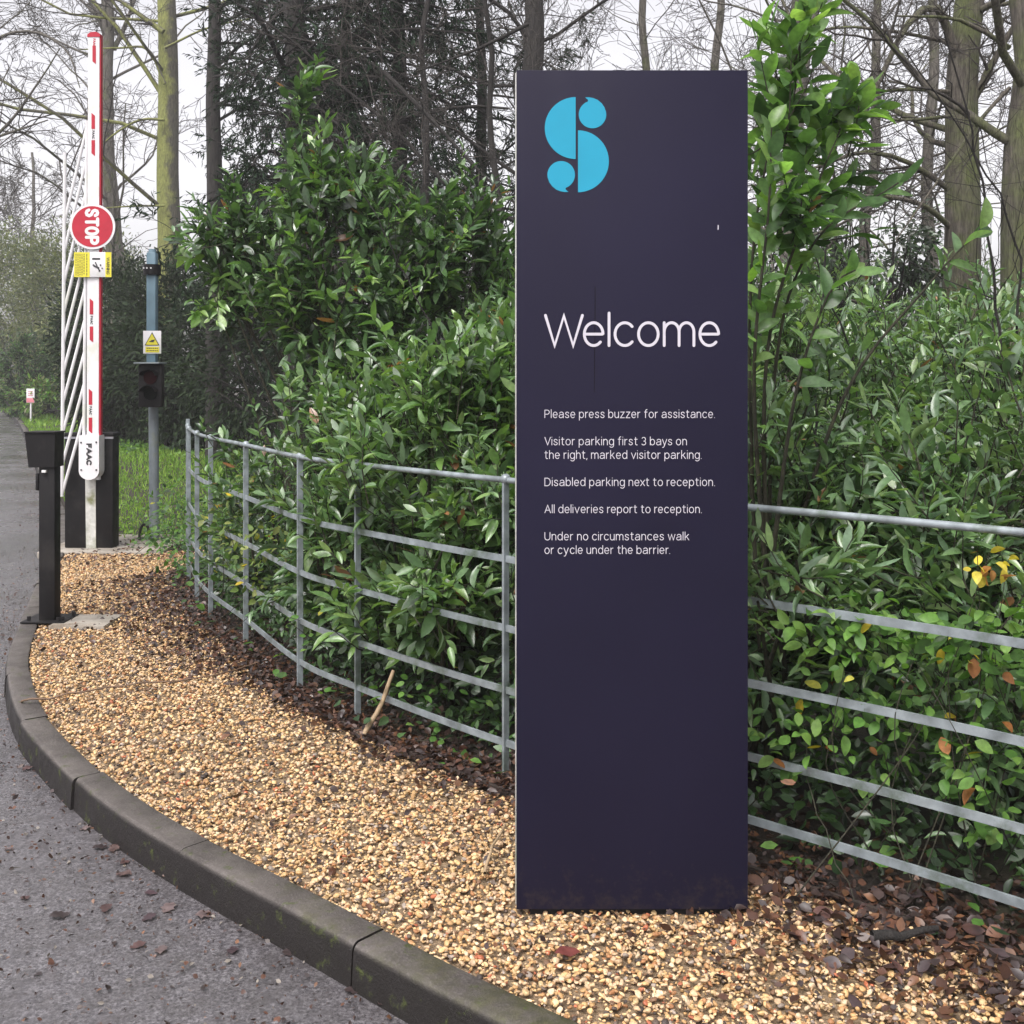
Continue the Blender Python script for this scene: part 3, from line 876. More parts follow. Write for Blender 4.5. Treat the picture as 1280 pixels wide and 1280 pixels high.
# ------------------------------------------------------------------ iron estate fence
fen = thing('estate_fence', (-.026, 4.456, 0), 'curved galvanised iron estate railing with five rails, leaves poking through it', 'fence')
FL = np.concatenate([[0], np.cumsum(np.linalg.norm(np.diff(FENCE, axis=0), axis=1))])
def fence_at(q):
    p = np.array([np.interp(q, FL, FENCE[:, k]) for k in range(3)])
    a = np.array([np.interp(q + .05, FL, FENCE[:, k]) for k in range(3)]); b_ = np.array([np.interp(q - .05, FL, FENCE[:, k]) for k in range(3)])
    tt = unit(a - b_)
    return p, tt
def dip(x): return -.027 * np.clip(np.asarray(x) / .7, 0, 1)
def rail_path(z):
    P = FENCE[::2].copy(); P[:, 2] = z + dip(P[:, 0])
    return P
P = rail_path(1.19)
G().tubes(P, np.full(len(P), .0125), 12).build('top_rail', M_GALV, fen)
for z in (.872, .592, .342, .128):
    C_ = rail_path(z)
    tt = unit(np.gradient(C_, axis=0)); nn = np.stack([-tt[:, 1], tt[:, 0], 0 * tt[:, 0]], 1)
    hh, th = .0135, .005
    ring = [(-th, -hh), (th, -hh), (th, hh), (-th, hh)]
    V = np.stack([C_ + nn * a + np.array([0, 0, b_]) for a, b_ in ring], 1)
    K = len(C_); idx = np.arange(K * 4).reshape(K, 4)
    F = np.stack([idx[:-1], np.roll(idx[:-1], -1, 1), np.roll(idx[1:], -1, 1), idx[1:]], -1).reshape(-1, 4)
    G().add(V.reshape(-1, 3), F).build('rail', M_GALV, fen, sharp=30)
for k, (x, y) in enumerate(FENCE_P):
    q = FL[np.argmin(np.linalg.norm(FENCE[:, :2] - np.array([x, y]), axis=1))]
    p, tt = fence_at(q)
    nn = np.array([-tt[1], tt[0], 0])
    M_ = Matrix(((nn[0], tt[0], 0, p[0]), (nn[1], tt[1], 0, p[1]), (0, 0, 1, 0), (0, 0, 0, 1)))
    g = G()
    top = (1.205 if k else 1.25) + float(dip(x))
    g.box((-.016, -.006, -.1), (.016, .006, top), .0015, 1, M_)
    if k in (0, 3, 4, 5, 6):
        g.box((-.0045, -.024, -.1), (.0045, -.0063, top - .06), .001, 1, M_)      # T-section posts
    po = g.build('post', M_GALV, fen)
    b = bmesh.new(); bmesh.ops.create_uvsphere(b, u_segments=14, v_segments=8, radius=.022)
    b.transform(Matrix.Translation((p[0], p[1], 1.193 + float(dip(x)))))
    G().bm(b).build('knuckle', M_GALV, po)
# edging board at the foot of the fence
E_ = FENCE - np.stack([np.full(len(FENCE), .085), np.full(len(FENCE), .085), np.zeros(len(FENCE))], 1)
tt = unit(np.gradient(E_, axis=0)); nn = np.stack([-tt[:, 1], tt[:, 0], 0 * tt[:, 0]], 1)
ring = [(-.01, -.05), (.01, -.05), (.008, .004), (-.008, .004)]
V = np.stack([E_ + nn * a + np.array([0, 0, b_]) for a, b_ in ring], 1)
K = len(E_); idx = np.arange(K * 4).reshape(K, 4)
F = np.stack([idx[:-1], np.roll(idx[:-1], -1, 1), np.roll(idx[1:], -1, 1), idx[1:]], -1).reshape(-1, 4)
tag(G().add(V.reshape(-1, 3), F).build('edging_board', mat('wet_timber', (.028, .02, .017), .6, var=.4, bump=.4), sharp=30), 'dark wet timber edging running along the foot of the railing', 'edging')

# ------------------------------------------------------------------ leaves
def leaf_proto(seg=4, fold=.14, curl=.16, tip=1.0, wmax=.42):
    """unit-length leaf along +x, half width 0.5 at widest, up +z"""
    V, F = [], []
    us = np.linspace(0, 1, seg + 1)
    for k, u in enumerate(us):
        w = .5 * (math.sin(math.pi * u ** (.9)) ** .75) if 0 < k < seg else 0
        z = -curl * u * u
        if k == 0 or k == seg: V.append((u, 0, z))
        else: V += [(u, w, z + fold * w), (u, 0, z), (u, -w, z + fold * w)]
    F3, F4 = [], []
    F3 += [(0, 2, 1), (0, 3, 2)]
    for k in range(1, seg - 1):
        a = 1 + 3 * (k - 1); b = a + 3
        F4 += [(a, a + 1, b + 1, b), (a + 1, a + 2, b + 2, b + 1)]
    a = 1 + 3 * (seg - 2); e = len(V) - 1
    F3 += [(a, a + 1, e), (a + 1, a + 2, e)]
    return np.array(V), [np.array(F3), np.array(F4)] if F4 else [np.array(F3)]
LEAF = {'fine': leaf_proto(7), 'mid': leaf_proto(5), 'low': leaf_proto(3)}
def put_leaves(g, pos, d, nrm, L, W, C, proto='mid'):
    """instances of a leaf: pos (N,3), axis d, upper-side normal nrm, length L, width W, colour C (N,3)"""
    V, F = LEAF[proto]
    d = unit(d); y = unit(np.cross(nrm, d)); z = np.cross(d, y)
    n = len(pos)
    A = (pos[:, None, :] + V[None, :, 0:1] * (d * L[:, None])[:, None, :] + V[None, :, 1:2] * (y * W[:, None])[:, None, :] + V[None, :, 2:3] * (z * (L * rng.uniform(-.4, 2.3, n))[:, None])[:, None, :])
    nv = len(V); o = (np.arange(n) * nv)[:, None, None]
    g.add(A, [(f[None] + o).reshape(-1, f.shape[1]) for f in F], np.repeat(C, nv, 0))
G_DARK = np.array([(.03, .06, .026), (.045, .092, .035), (.06, .12, .043), (.078, .15, .052)])
G_LIGHT = np.array([(.09, .17, .055), (.115, .205, .068), (.145, .23, .072), (.11, .18, .09)])
G_YOUNG = np.array([(.12, .22, .05), (.16, .26, .06), (.10, .20, .04)])
def pick(pal, n, v=.2):
    return pal[rng.integers(0, len(pal), n)] * rng.uniform(1 - v, 1 + v, (n, 1))
def shoots(g_leaf, g_stem, start, dirs, length, nl, Lleaf, pal, proto='mid', wr=.36, droop=.0, spread=52, K=6):
    """shoots from start (N,3) heading dirs; nl leaves spirally set on each"""
    N = len(start)
    p = start.copy(); d = unit(dirs)
    pts = [p.copy()]
    for k in range(K - 1):
        d = unit(d + rng.normal(0, .10, (N, 3)) + np.array([0, 0, .10 - droop]))
        p = p + d * (length / (K - 1))[:, None]
        pts.append(p.copy())
    P = np.stack(pts, 1)
    if g_stem is not None:
        r0 = .0022 + .0035 * length
        g_stem.tubes(P, r0[:, None] * np.linspace(1, .45, K)[None], 4)
    tt = np.linspace(.12, 1.0, nl)
    az0 = rng.uniform(0, 2 * math.pi, N)
    for j, t_ in enumerate(tt):
        f = t_ * (K - 1); i0 = min(K - 2, int(f)); w = f - i0
        q = P[:, i0] * (1 - w) + P[:, i0 + 1] * w
        ax = unit(P[:, i0 + 1] - P[:, i0])
        ref = np.where(np.abs(ax[:, 2:3]) < .9, np.array([[0, 0, 1.]]), np.array([[1., 0, 0]]))
        u = unit(np.cross(ax, ref)); v = np.cross(ax, u)
        az = az0 + j * 2.4 + rng.normal(0, .3, N)
        side = np.cos(az)[:, None] * u + np.sin(az)[:, None] * v
        an = np.radians(spread * (1.15 - .75 * t_) + rng.normal(0, 10, N))[:, None]
        dd = np.cos(an) * ax + np.sin(an) * side + np.array([0, 0, -.45]) * rng.random((N, 1))
        nrm = unit(ax * .45 - side * .2 + np.array([0, 0, .8]) + rng.normal(0, .34, (N, 3)))
        s = rng.uniform(.5, 1.22, N) * (1 - .35 * max(0, t_ - .75) / .25)
        L = Lleaf * s
        keep = rng.random(N) < .93
        C = pick(pal, N, .3)
        odd = rng.random(N) < .006
        C[odd] = np.array([(.20, .09, .035)]) * rng.uniform(.6, 1.5, (odd.sum(), 1))
        if keep.any():
            put_leaves(g_leaf, q[keep], dd[keep], nrm[keep], L[keep], (L * wr * rng.uniform(.85, 1.15, N))[keep], C[keep], proto)
CAMP = np.array([0, 0, CAMZ])
def lobe_points(c, r, n, shell=.55, face=-.35, zmin=.05):
    d = unit(rng.normal(0, 1, (n * 3, 3)))
    rad = (shell ** 3 + (1 - shell ** 3) * rng.random(len(d))) ** (1 / 3)
    p = np.array(c) + d * np.array(r) * rad[:, None]
    vis = (unit(CAMP - p) * d).sum(1) > face
    ok = (p[:, 2] > zmin) & (vis | (rng.random(len(d)) < .12))
    p, d = p[ok][:n], d[ok][:n]
    return p, d
def bush(name, label, lobes, nshoot, Lleaf, pal, base, stems=5, group=None, cat='shrub', proto='mid', nl=11, slen=(.22, .45), up=.7, wr=.36, spread=52, m=None, shell=.5, mix=None, droop=0, face=-.35):
    o = thing(name, (base[0], base[1], 0), label, cat, group)
    gl, gst = G(), G()
    vol = np.array([np.prod(l[1]) ** .67 for l in lobes]); vol /= vol.sum()
    for (c, r), v in zip(lobes, vol):
        n = int(nshoot * v)
        nc = max(6, n // 6)
        cp, cd = lobe_points(c, r, nc, shell, face)
        w_ = rng.integers(0, len(cp), n)
        p = cp[w_] + rng.normal(0, 1, (n, 3)) * np.minimum(np.array(r) * .2, .085)
        d = unit(cd[w_] + rng.normal(0, .3, (n, 3)))
        ln = rng.uniform(slen[0], slen[1], n)
        dr = unit(d + np.array([0, 0, up]) + rng.normal(0, .35, (n, 3)))
        p0 = p - dr * ln[:, None] * .6
        k = n if mix is None else int(n * (1 - mix[0]))
        shoots(gl, gst, p0[:k], dr[:k], ln[:k], nl, Lleaf, pal, proto, wr, droop, spread)
        if mix is not None and k < n:
            shoots(gl, gst, p0[k:], dr[k:], ln[k:], nl, Lleaf * .95, mix[1], proto, wr, droop, spread)
        for _ in range(stems):
            tp = np.array(c) + unit(rng.normal(0, 1, 3)) * np.array(r) * .7
            b0 = np.array([base[0] + rng.normal(0, .08), base[1] + rng.normal(0, .08), -.03])
            mid_ = (b0 + tp) / 2 + rng.normal(0, .08, 3)
            S = catmull([b0, mid_, tp], .12)
            gst.tubes(S, np.linspace(.016, .005, len(S)), 6)
    if not gl.n:
        return o
    gl.build('leaves', m or M_LAUREL, o, sharp=0)
    gst.build('stems', M_STEM, o, sharp=0)
    return o

HEDGE = 'cherry laurel shrubs behind the railing'
PALM_ = np.vstack([G_DARK[1:], G_LIGHT, G_LIGHT]) * np.array([1.12, 1.08, 1.25])
def E(x, y, z, rx, ry, rz): return ((x, y, z), (rx, ry, rz))
bush('laurel_shrub', 'dense laurel behind the railing at the right edge of the photo', [E(1.95, 3.95, 1.0, .62, .5, .75), E(1.6, 4.25, .8, .5, .45, .5), E(1.85, 3.85, .5, .5, .35, .35)], 500, .11, PALM_, (1.9, 4.1), group=HEDGE, wr=.29)
bush('laurel_shrub', 'laurel behind the railing just right of the purple sign', [E(1.1, 4.6, 1.05, .6, .5, .75), E(.9, 4.45, .6, .45, .35, .4), E(.93, 3.72, .9, .2, .12, .15)], 500, .112, PALM_, (1.05, 4.6), group=HEDGE, wr=.29)
bush('laurel_shrub', 'laurel mostly hidden behind the purple sign', [E(.35, 5.1, .95, .6, .5, .8)], 220, .105, PALM_, (.35, 5.1), group=HEDGE)
bush('laurel_shrub', 'bright leaved laurel over the railing immediately left of the sign', [E(-.28, 5.45, 1.0, .58, .5, .85), E(-.3, 5.4, .5, .5, .35, .35), E(-.12, 4.98, .98, .33, .2, .16), E(-.28, 4.84, .62, .2, .1, .13)], 500, .118, np.vstack([G_LIGHT, G_DARK[2:], G_YOUNG[:1]]), (-.25, 5.5), group=HEDGE)
bush('laurel_shrub', 'pale green laurel pushing through the railing at its middle posts', [E(-.85, 6.2, .9, .5, .45, .75), E(-.8, 6.15, .5, .45, .35, .35), E(-.9, 5.62, .78, .2, .12, .16)], 370, .115, np.vstack([G_LIGHT, G_DARK[1:]]), (-.8, 6.3), group=HEDGE)
bush('laurel_shrub', 'low laurel by the far curve of the railing, under the big laurel', [E(-1.45, 7.35, .7, .5, .5, .6), E(-1.6, 8.0, .75, .4, .45, .45)], 220, .105, np.vstack([G_DARK, G_LIGHT[:2]]), (-1.5, 7.5), group=HEDGE)
bush('laurel_shrub', 'big tree-like laurel with a pointed top, left of the sign', [E(-1.58, 8.2, 3.38, .13, .16, .42), E(-1.3, 8.1, 2.8, .5, .45, .4), E(-2.02, 8.3, 2.62, .42, .4, .27), E(-2.15, 8.3, 2.2, .3, .35, .2), E(-1.2, 8.0, 2.15, .75, .6, .45), E(-.5, 8.0, 2.45, .6, .5, .45), E(.0, 8.2, 2.2, .5, .5, .5), E(-.85, 7.9, 1.3, .9, .6, .6), E(-.1, 7.8, 1.4, .7, .6, .7)], 1020, .14, np.vstack([G_DARK, G_DARK, G_LIGHT[:2]]), (-1.1, 8.3), stems=4, group=HEDGE, proto='mid', mix=(.12, G_YOUNG), up=.55, slen=(.3, .65), nl=13, shell=.3)
bush('laurel_shrub', 'second row laurel right of the sign with pale glossy leaves', [E(1.15, 6.3, 1.25, .85, .7, 1.0)], 560, .115, PALM_, (1.15, 6.4), group=HEDGE, wr=.28, droop=.06)
bush('laurel_shrub', 'second row laurel under the forked mossy trunk', [E(2.3, 5.7, 1.15, .9, .7, .95)], 600, .112, PALM_, (2.3, 5.8), group=HEDGE, wr=.28, droop=.06)
bush('laurel_shrub', 'third row laurel in front of the right-hand mossy trunks', [E(3.5, 7.6, 1.2, 1.2, .8, 1.2)], 480, .11, PALM_, (3.5, 7.7), group=HEDGE, proto='low', wr=.32)
bush('laurel_shrub', 'third row laurel showing pale leaves beyond the sign edge', [E(1.9, 8.4, 1.3, 1.2, .8, 1.3)], 520, .11, PALM_, (1.9, 8.5), group=HEDGE, proto='low', wr=.32)
bush('laurel_shrub', 'laurel deep behind the sign, seen past its left edge', [E(.3, 7.9, 1.4, .8, .7, 1.25)], 300, .11, PALM_, (.3, 8.0), group=HEDGE, proto='low')
bush('laurel_shrub', 'furthest laurel thicket under the ivy covered trunk', [E(3.4, 11.2, 1.3, 1.9, .9, 1.5)], 520, .12, PALM_, (3.4, 11.3), group=HEDGE, proto='low')
bush('laurel_shrub', 'furthest laurel thicket beside the sign, paler with distance', [E(1.6, 12.2, 1.2, 1.3, .9, 1.4), E(5.9, 10.5, 1.2, 1.4, .9, 1.4)], 520, .12, PALM_, (2.0, 12.3), group=HEDGE, proto='low')

# tall young laurel at the sign's right edge: upright leafy shoots against the sky
o = thing('laurel_sapling', (.95, 4.25, 0), 'tall sparse laurel with large bright leaves rising beside the sign edge', 'shrub')
gl, gst = G(), G()
paths = [([(1.0, 4.3, 0), (.92, 4.22, 1.2), (.92, 4.15, 2.2), (1.13, 4.1, 3.05)], 40, .135), ([(1.0, 4.3, .4), (1.0, 4.2, 1.6), (1.12, 4.1, 2.1), (1.42, 4.05, 2.32)], 20, .125), ([(.98, 4.25, .8), (.95, 4.1, 1.7), (1.1, 4.05, 2.25), (1.22, 4.05, 2.55)], 22, .12),
         ([(.98, 4.25, .8), (.9, 4.1, 1.6), (.93, 4.0, 2.2), (.93, 3.95, 2.5)], 26, .12), ([(.98, 4.25, .7), (1.02, 4.0, 1.5), (1.12, 3.9, 1.9), (1.2, 3.85, 1.98)], 14, .12), ([(1.0, 4.3, .6), (1.25, 4.2, 1.5), (1.55, 4.1, 1.95), (1.72, 4.05, 2.15)], 6, .12)]
for P, n, L in paths:
    S = catmull([np.array(p) for p in P], .06)
    gst.tubes(S, np.linspace(.011, .003, len(S)), 6)
    sl = np.concatenate([[0], np.cumsum(np.linalg.norm(np.diff(S, axis=0), axis=1))]); tot = sl[-1]
    q = np.linspace(tot - n * .034, tot, n)
    pos = np.stack([np.interp(q, sl, S[:, k]) for k in range(3)], 1)
    ax = unit(np.stack([np.interp(np.minimum(q + .05, tot), sl, S[:, k]) - np.interp(q - .05, sl, S[:, k]) for k in range(3)], 1))
    ref = np.tile(np.array([0, 1., 0]), (n, 1))
    u = unit(np.cross(ax, ref)); v = np.cross(ax, u)
    az = np.arange(n) * 2.4 + rng.uniform(0, 6)
    sd = np.cos(az)[:, None] * u + np.sin(az)[:, None] * v
    an = np.radians(np.linspace(62, 22, n) + rng.normal(0, 8, n))[:, None]
    put_leaves(gl, pos, np.cos(an) * ax + np.sin(an) * sd, unit(ax * .5 - .2 * sd + np.array([0, -.75, .3]) + rng.normal(0, .25, (n, 3))), L * rng.uniform(.75, 1.1, n), L * .45 * rng.uniform(.85, 1.1, n), pick(np.vstack([G_LIGHT, G_YOUNG[:1], G_DARK[2:]]), n), 'fine')
st_ = np.array([px(rng.uniform(938, 1005), 150 + 190 * rng.random() ** 1.3, rng.uniform(4.0, 4.35)) for _ in range(26)])
dr_ = unit(rng.normal(0, .5, (26, 3)) + np.array([.6, -.15, .3]))
shoots(gl, gst, st_, dr_, rng.uniform(.25, .42, 26), 11, .14, np.vstack([G_LIGHT[:2], G_DARK, G_DARK]), 'fine', .4)
st_ = np.array([px(a_, b_2, 4.1) for a_, b_2 in ((960, 190), (985, 150), (975, 110), (1000, 80), (1000, 60), (1040, 190), (1060, 195), (1010, 205))])
shoots(gl, gst, st_, unit(rng.normal(0, .35, (8, 3)) + np.array([.25, -.1, .9])), rng.uniform(.22, .32, 8), 13, .135, np.vstack([G_LIGHT, G_YOUNG[:1]]), 'fine', .42)
gl.build('leaves', leaf_mat('backlit_laurel_leaf', .33, .45, .5), o, sharp=0); gst.build('stems', M_STEM, o, sharp=0)

# brambles
def bramble(label, lobes, n, L, pal, base, yellow=0):
    o = thing('bramble', (base[0], base[1], 0), label, 'bramble')
    gl, gst = G(), G()
    for c, r in lobes:
        k = n // len(lobes)
        p, d = lobe_points(c, r, k, .3, -.5, .08)
        k = len(p)
        dd = unit(d * np.array([1, 1, .2]) + rng.normal(0, .5, (k, 3)) + np.array([0, -.2, -.15]))
        C = pick(pal, k, .25)
        if yellow:
            y = rng.random(k) < yellow
            C[y] = pick(np.array([(.5, .38, .04), (.42, .40, .07), (.30, .12, .04)]), y.sum())
        s = L * rng.uniform(.6, 1.2, k)
        put_leaves(gl, p, dd, unit(np.array([0, -.3, .8]) + rng.normal(0, .45, (k, 3))), s, s * rng.uniform(.48, .66, k), C, 'fine')
        b0 = np.array([base[0], base[1], 0.])
        for _ in range(max(3, k // 60)):
            tp = p[rng.integers(0, k)]
            S = catmull([np.array([tp[0], tp[1], 0]) + rng.normal(0, .22, 3) * np.array([1, .6, 0]) + np.array([0, .12, 0]), np.array([tp[0], tp[1], tp[2] * .6]) + rng.normal(0, .10, 3), tp], .08)
            gst.tubes(S, np.linspace(.003, .0012, len(S)), 4)
    gl.build('leaves', M_YOUNG, o, sharp=0); gst.build('stems', M_STEM, o, sharp=0)
BR = np.array([(.07, .16, .03), (.11, .22, .045), (.15, .26, .06), (.05, .11, .025)])
bramble('bright green bramble leaning on the railing right of the sign', [E(1.32, 3.55, .66, .42, .16, .2), E(1.1, 3.68, .42, .3, .12, .16), E(1.55, 3.4, .36, .25, .12, .2), E(1.15, 3.6, .78, .28, .14, .12), E(1.5, 3.4, .8, .25, .12, .12)], 620, .055, BR, (1.3, 3.65), .05)
bramble('yellowing bramble shoot beside the upper rails at the right edge', [E(1.44, 3.33, 1.04, .085, .05, .045)], 18, .044, np.array([(.5, .40, .05), (.5, .42, .06), (.3, .14, .03)]), (1.7, 3.8))
bramble('yellow green bramble climbing the railing at its far bend', [E(-1.62, 6.95, .72, .26, .2, .28), E(-1.4, 6.55, .5, .3, .2, .25), E(-1.85, 7.3, .55, .2, .2, .3)], 330, .05, np.array([(.14, .19, .05), (.10, .16, .04), (.19, .22, .07)]), (-1.6, 7.0), .06)
bramble('small bramble sprig between post and stick left of the sign', [E(-.35, 4.95, .22, .3, .14, .16), E(-.9, 5.7, .3, .22, .14, .18)], 60, .055, BR, (-.5, 5.1), .06)
bramble('low tangle of bramble and ivy at the end of the railing', [E(-2.75, 9.5, .4, .4, .5, .4), E(-2.5, 10.5, .35, .4, .6, .4), E(-2.6, 8.7, .35, .25, .4, .35), E(-2.75, 12, .35, .4, .9, .4)], 900, .05, np.vstack([BR[:1] * .7, BR * .8, G_DARK]), (-2.7, 9.6), .012)

# ------------------------------------------------------------------ trees
def grow(P, R, n, t0, ang, ratio, K, up=0., wig=.15, t1=.97, lenv=.35, rk=.6, az=None, azv=math.pi):
    """n children on every parent branch; P (N,Kp,3), R (N,Kp)"""
    N, Kp = P.shape[:2]
    par = np.repeat(np.arange(N), n); M = len(par)
    t_ = rng.uniform(t0, t1, M); f = t_ * (Kp - 1); i = np.minimum(f.astype(int), Kp - 2); w = (f - i)[:, None]
    pos = P[par, i] * (1 - w) + P[par, i + 1] * w
    tan = unit(P[par, i + 1] - P[par, i])
    rad = (R[par, i] * (1 - w[:, 0]) + R[par, i + 1] * w[:, 0]) * rk * rng.uniform(.6, 1, M)
    plen = np.linalg.norm(np.diff(P, axis=1), axis=2).sum(1)[par]
    L = plen * ratio * rng.uniform(1 - lenv, 1 + lenv, M) * (1.15 - .5 * t_)
    ref = np.where(np.abs(tan[:, 2:3]) < .9, np.array([[0, 0, 1.]]), np.array([[1., 0, 0]]))
    u = unit(np.cross(tan, ref)); v = np.cross(tan, u)
    a_ = rng.uniform(-math.pi, math.pi, M) if az is None else az + rng.uniform(-azv, azv, M)
    if az is None:
        side = np.cos(a_)[:, None] * u + np.sin(a_)[:, None] * v
    else:
        side = np.stack([np.cos(a_), np.sin(a_), 0 * a_], 1)
    an = np.radians(ang + rng.normal(0, 12, M))[:, None]
    d = np.cos(an) * tan + np.sin(an) * side
    pts = [pos]
    for k in range(K - 1):
        d = unit(d + rng.normal(0, wig, (M, 3)) + np.array([0, 0, up]))
        pts.append(pts[-1] + d * (L / (K - 1))[:, None])
    return np.stack(pts, 1), rad[:, None] * np.linspace(1, .3, K)[None]
def trunk_path(base, top, K=12, wob=.05):
    t_ = np.linspace(0, 1, K)[:, None]
    P = np.array(base) * (1 - t_) + np.array(top) * t_
    w = np.cumsum(rng.normal(0, wob, (K, 2)), 0); w -= np.linspace(0, 1, K)[:, None] * w[-1]
    P[:, :2] += w
    return P
BARK_GREY = bark_mat('grey_bark', (.09, .08, .068), (.19, .175, .15), (.12, .145, .04), None, .40)
BARK_MOSS = bark_mat('mossy_bark', (.06, .055, .04), (.13, .12, .09), (.27, .29, .085), -.30, .62)
BARK_DARK = bark_mat('dark_bark', (.014, .012, .011), (.036, .031, .028), (.05, .06, .02), None, .3)
BARK_OAK = bark_mat('ridged_bark', (.07, .06, .048), (.16, .14, .115), (.13, .15, .055), None, .50)
TWIG = bark_mat('twig_bark', (.045, .038, .033), (.10, .088, .078))
def cull(P, R, m=160):
    """drop branches that lie wholly far outside the picture (they are never seen)"""
    Y = np.maximum(P[..., 1], .5)
    u = 640 + P[..., 0] / Y * FPX; v = HOR - (P[..., 2] - CAMZ) / Y * FPX
    ok = ((u > -m) & (u < 1280 + m) & (v > -m * 1.5)).any(1)
    return P[ok], R[ok]
def bare_tree(label, base, top, r, levels, m=BARK_GREY, wm=None, t0=.2, group=None, wob=.06, name='bare_tree', extra=None, flare=1.35, cat='tree'):
    o = thing(name, (base[0], base[1], 0), label, cat, group)
    P = trunk_path(base, top, 14, wob)
    R = r * np.linspace(1, .35, 14); R[0] *= flare; R[1] *= 1 + (flare - 1) * .35
    S = catmull(P, .25); RS = np.interp(np.linspace(0, 1, len(S)), np.linspace(0, 1, 14), R)
    G().tubes(S, RS, 16).build('trunk', m, o, sharp=0)
    P0, R0 = P[None], R[None]
    gb = G(); gt = G()
    if extra is not None:
        for pts, r0, r1 in extra:
            S = catmull([np.array(p, float) for p in pts], .2)
            gb.tubes(S, np.linspace(r0, r1, len(S)), 8)
            k = np.linspace(0, len(S) - 1, 8).astype(int)
            Pa, Ra = S[k][None], np.linspace(r0, r1, 8)[None]
            Pb, Rb = grow(Pa, Ra, 9, .15, 50, .35, 6, .04, .22)
            Pb, Rb = cull(Pb, Rb)
            if len(Pb):
                gt.tubes(Pb, np.maximum(Rb, .002), 4)
                Pc, Rc = grow(Pb, Rb, 6, .15, 45, .4, 5, .02, .22)
                gt.tubes(Pc, np.maximum(Rc, .0016), 3)
    Pp, Rp = P0, R0
    for li, (n, ang, ratio, up, wig) in enumerate(levels):
        Pp, Rp = grow(Pp, Rp, n, t0 if li == 0 else .18, ang, ratio, (9, 7, 5, 4)[li], up, wig, rk=(.26, .6, .6, .6)[li])
        Pp, Rp = cull(Pp, Rp)
        if not len(Pp): break
        (gb if li == 0 else gt).tubes(Pp, np.maximum(Rp, .0022 * base[1] / 10), (7, 5, 3, 3)[li])
    if gb.n: gb.build('limbs', m, o, sharp=0)
    if gt.n: gt.build('twigs', wm or TWIG, o, sharp=0)
    return o, Pp
WOOD = 'bare winter trees behind the hedge'
def b_(p, Y): return ((p - 640) / FPX * Y, Y, -.05)
def tp_(p, Y, h): return ((p - 640) / FPX * Y, Y, h)
LV = [(16, 62, .36, .02, .16), (7, 48, .45, .02, .2), (6, 45, .45, .0, .24), (4, 42, .5, 0, .24)]
LV3 = LV[:3]

# right-hand mossy trunks
bare_tree('thick mossy grey trunk that forks with arching limbs, right of the sign', b_(1212, 11), tp_(1204, 11, 10), .215, LV, BARK_OAK, t0=.3, group=WOOD, wob=.05,
          extra=[([px(1195, 70, 11), px(1172, 10, 10.9), px(1135, 30, 10.8), px(1095, 110, 10.6), px(1055, 190, 10.4)], 0.0465, 0.0124),
                 ([px(1190, 240, 11), px(1140, 205, 10.8), px(1085, 190, 10.6), px(1030, 205, 10.3), px(985, 225, 10)], 0.0310, 0.0093),
                 ([px(1195, 290, 11), px(1150, 255, 10.7), px(1080, 245, 10.4), px(1000, 262, 10), px(950, 290, 9.8)], 0.0310, 0.0087),
                 ([px(1195, 115, 11), px(1120, 112, 10.9), px(1030, 125, 10.8), px(945, 118, 10.7)], 0.0217, 0.0062),
                 ([px(1195, 55, 11), px(1120, 40, 10.9), px(1040, 35, 10.8), px(945, 65, 10.7)], 0.0217, 0.0062),
                 ([px(1205, 150, 11), px(1240, 80, 10.9), px(1275, 20, 10.8)], 0.0434, 0.0248),
                 ([px(1190, 145, 10.9), px(1120, 150, 10.5), px(1050, 135, 10.3), px(950, 150, 10)], 0.0186, 0.0050)])
bare_tree('thick ridged trunk cut by the right edge of the photo', b_(1290, 9), tp_(1292, 9, 9), .215, LV, BARK_OAK, t0=.3, group=WOOD, wob=.04,
          extra=[([px(1262, 110, 9), px(1225, 150, 8.9), px(1180, 215, 8.7), px(1120, 300, 8.5)], 0.0186, 0.0050), ([px(1262, 60, 9), px(1200, 25, 8.9), px(1120, 20, 8.7)], 0.0217, 0.0074)])
bare_tree('slim bare trunk right of the sign with paired straight stems', b_(985, 17), tp_(1000, 17, 11), .14, LV3, BARK_GREY, t0=.25, group=WOOD)
bare_tree('thin bare tree between the sign and the thick mossy trunk', b_(1075, 20), tp_(1095, 20, 12), .13, LV, BARK_GREY, t0=.2, group=WOOD)
bare_tree('thin bare tree standing just left of the thick mossy trunk', b_(1160, 16), tp_(1150, 16, 11), .11, LV, BARK_GREY, t0=.2, group=WOOD)
bare_tree('leaning bare tree behind the tall laurel shoot by the sign', b_(965, 14), tp_(1075, 14.5, 11), .12, LV3, BARK_GREY, t0=.2, group=WOOD)
bare_tree('pale thin trunk seen above the middle of the sign', b_(815, 18), tp_(812, 18, 12), .10, LV3, BARK_GREY, t0=.25, group=WOOD)
bare_tree('dark straight trunk rising above the left edge of the sign', b_(648, 15), tp_(640, 15, 12), .2, LV3, BARK_DARK, t0=.25, group=WOOD)
bare_tree('bare tree far behind the sign with fine twigs at its top right corner', b_(880, 22), tp_(900, 22, 13), .14, LV3, BARK_GREY, t0=.2, group=WOOD)
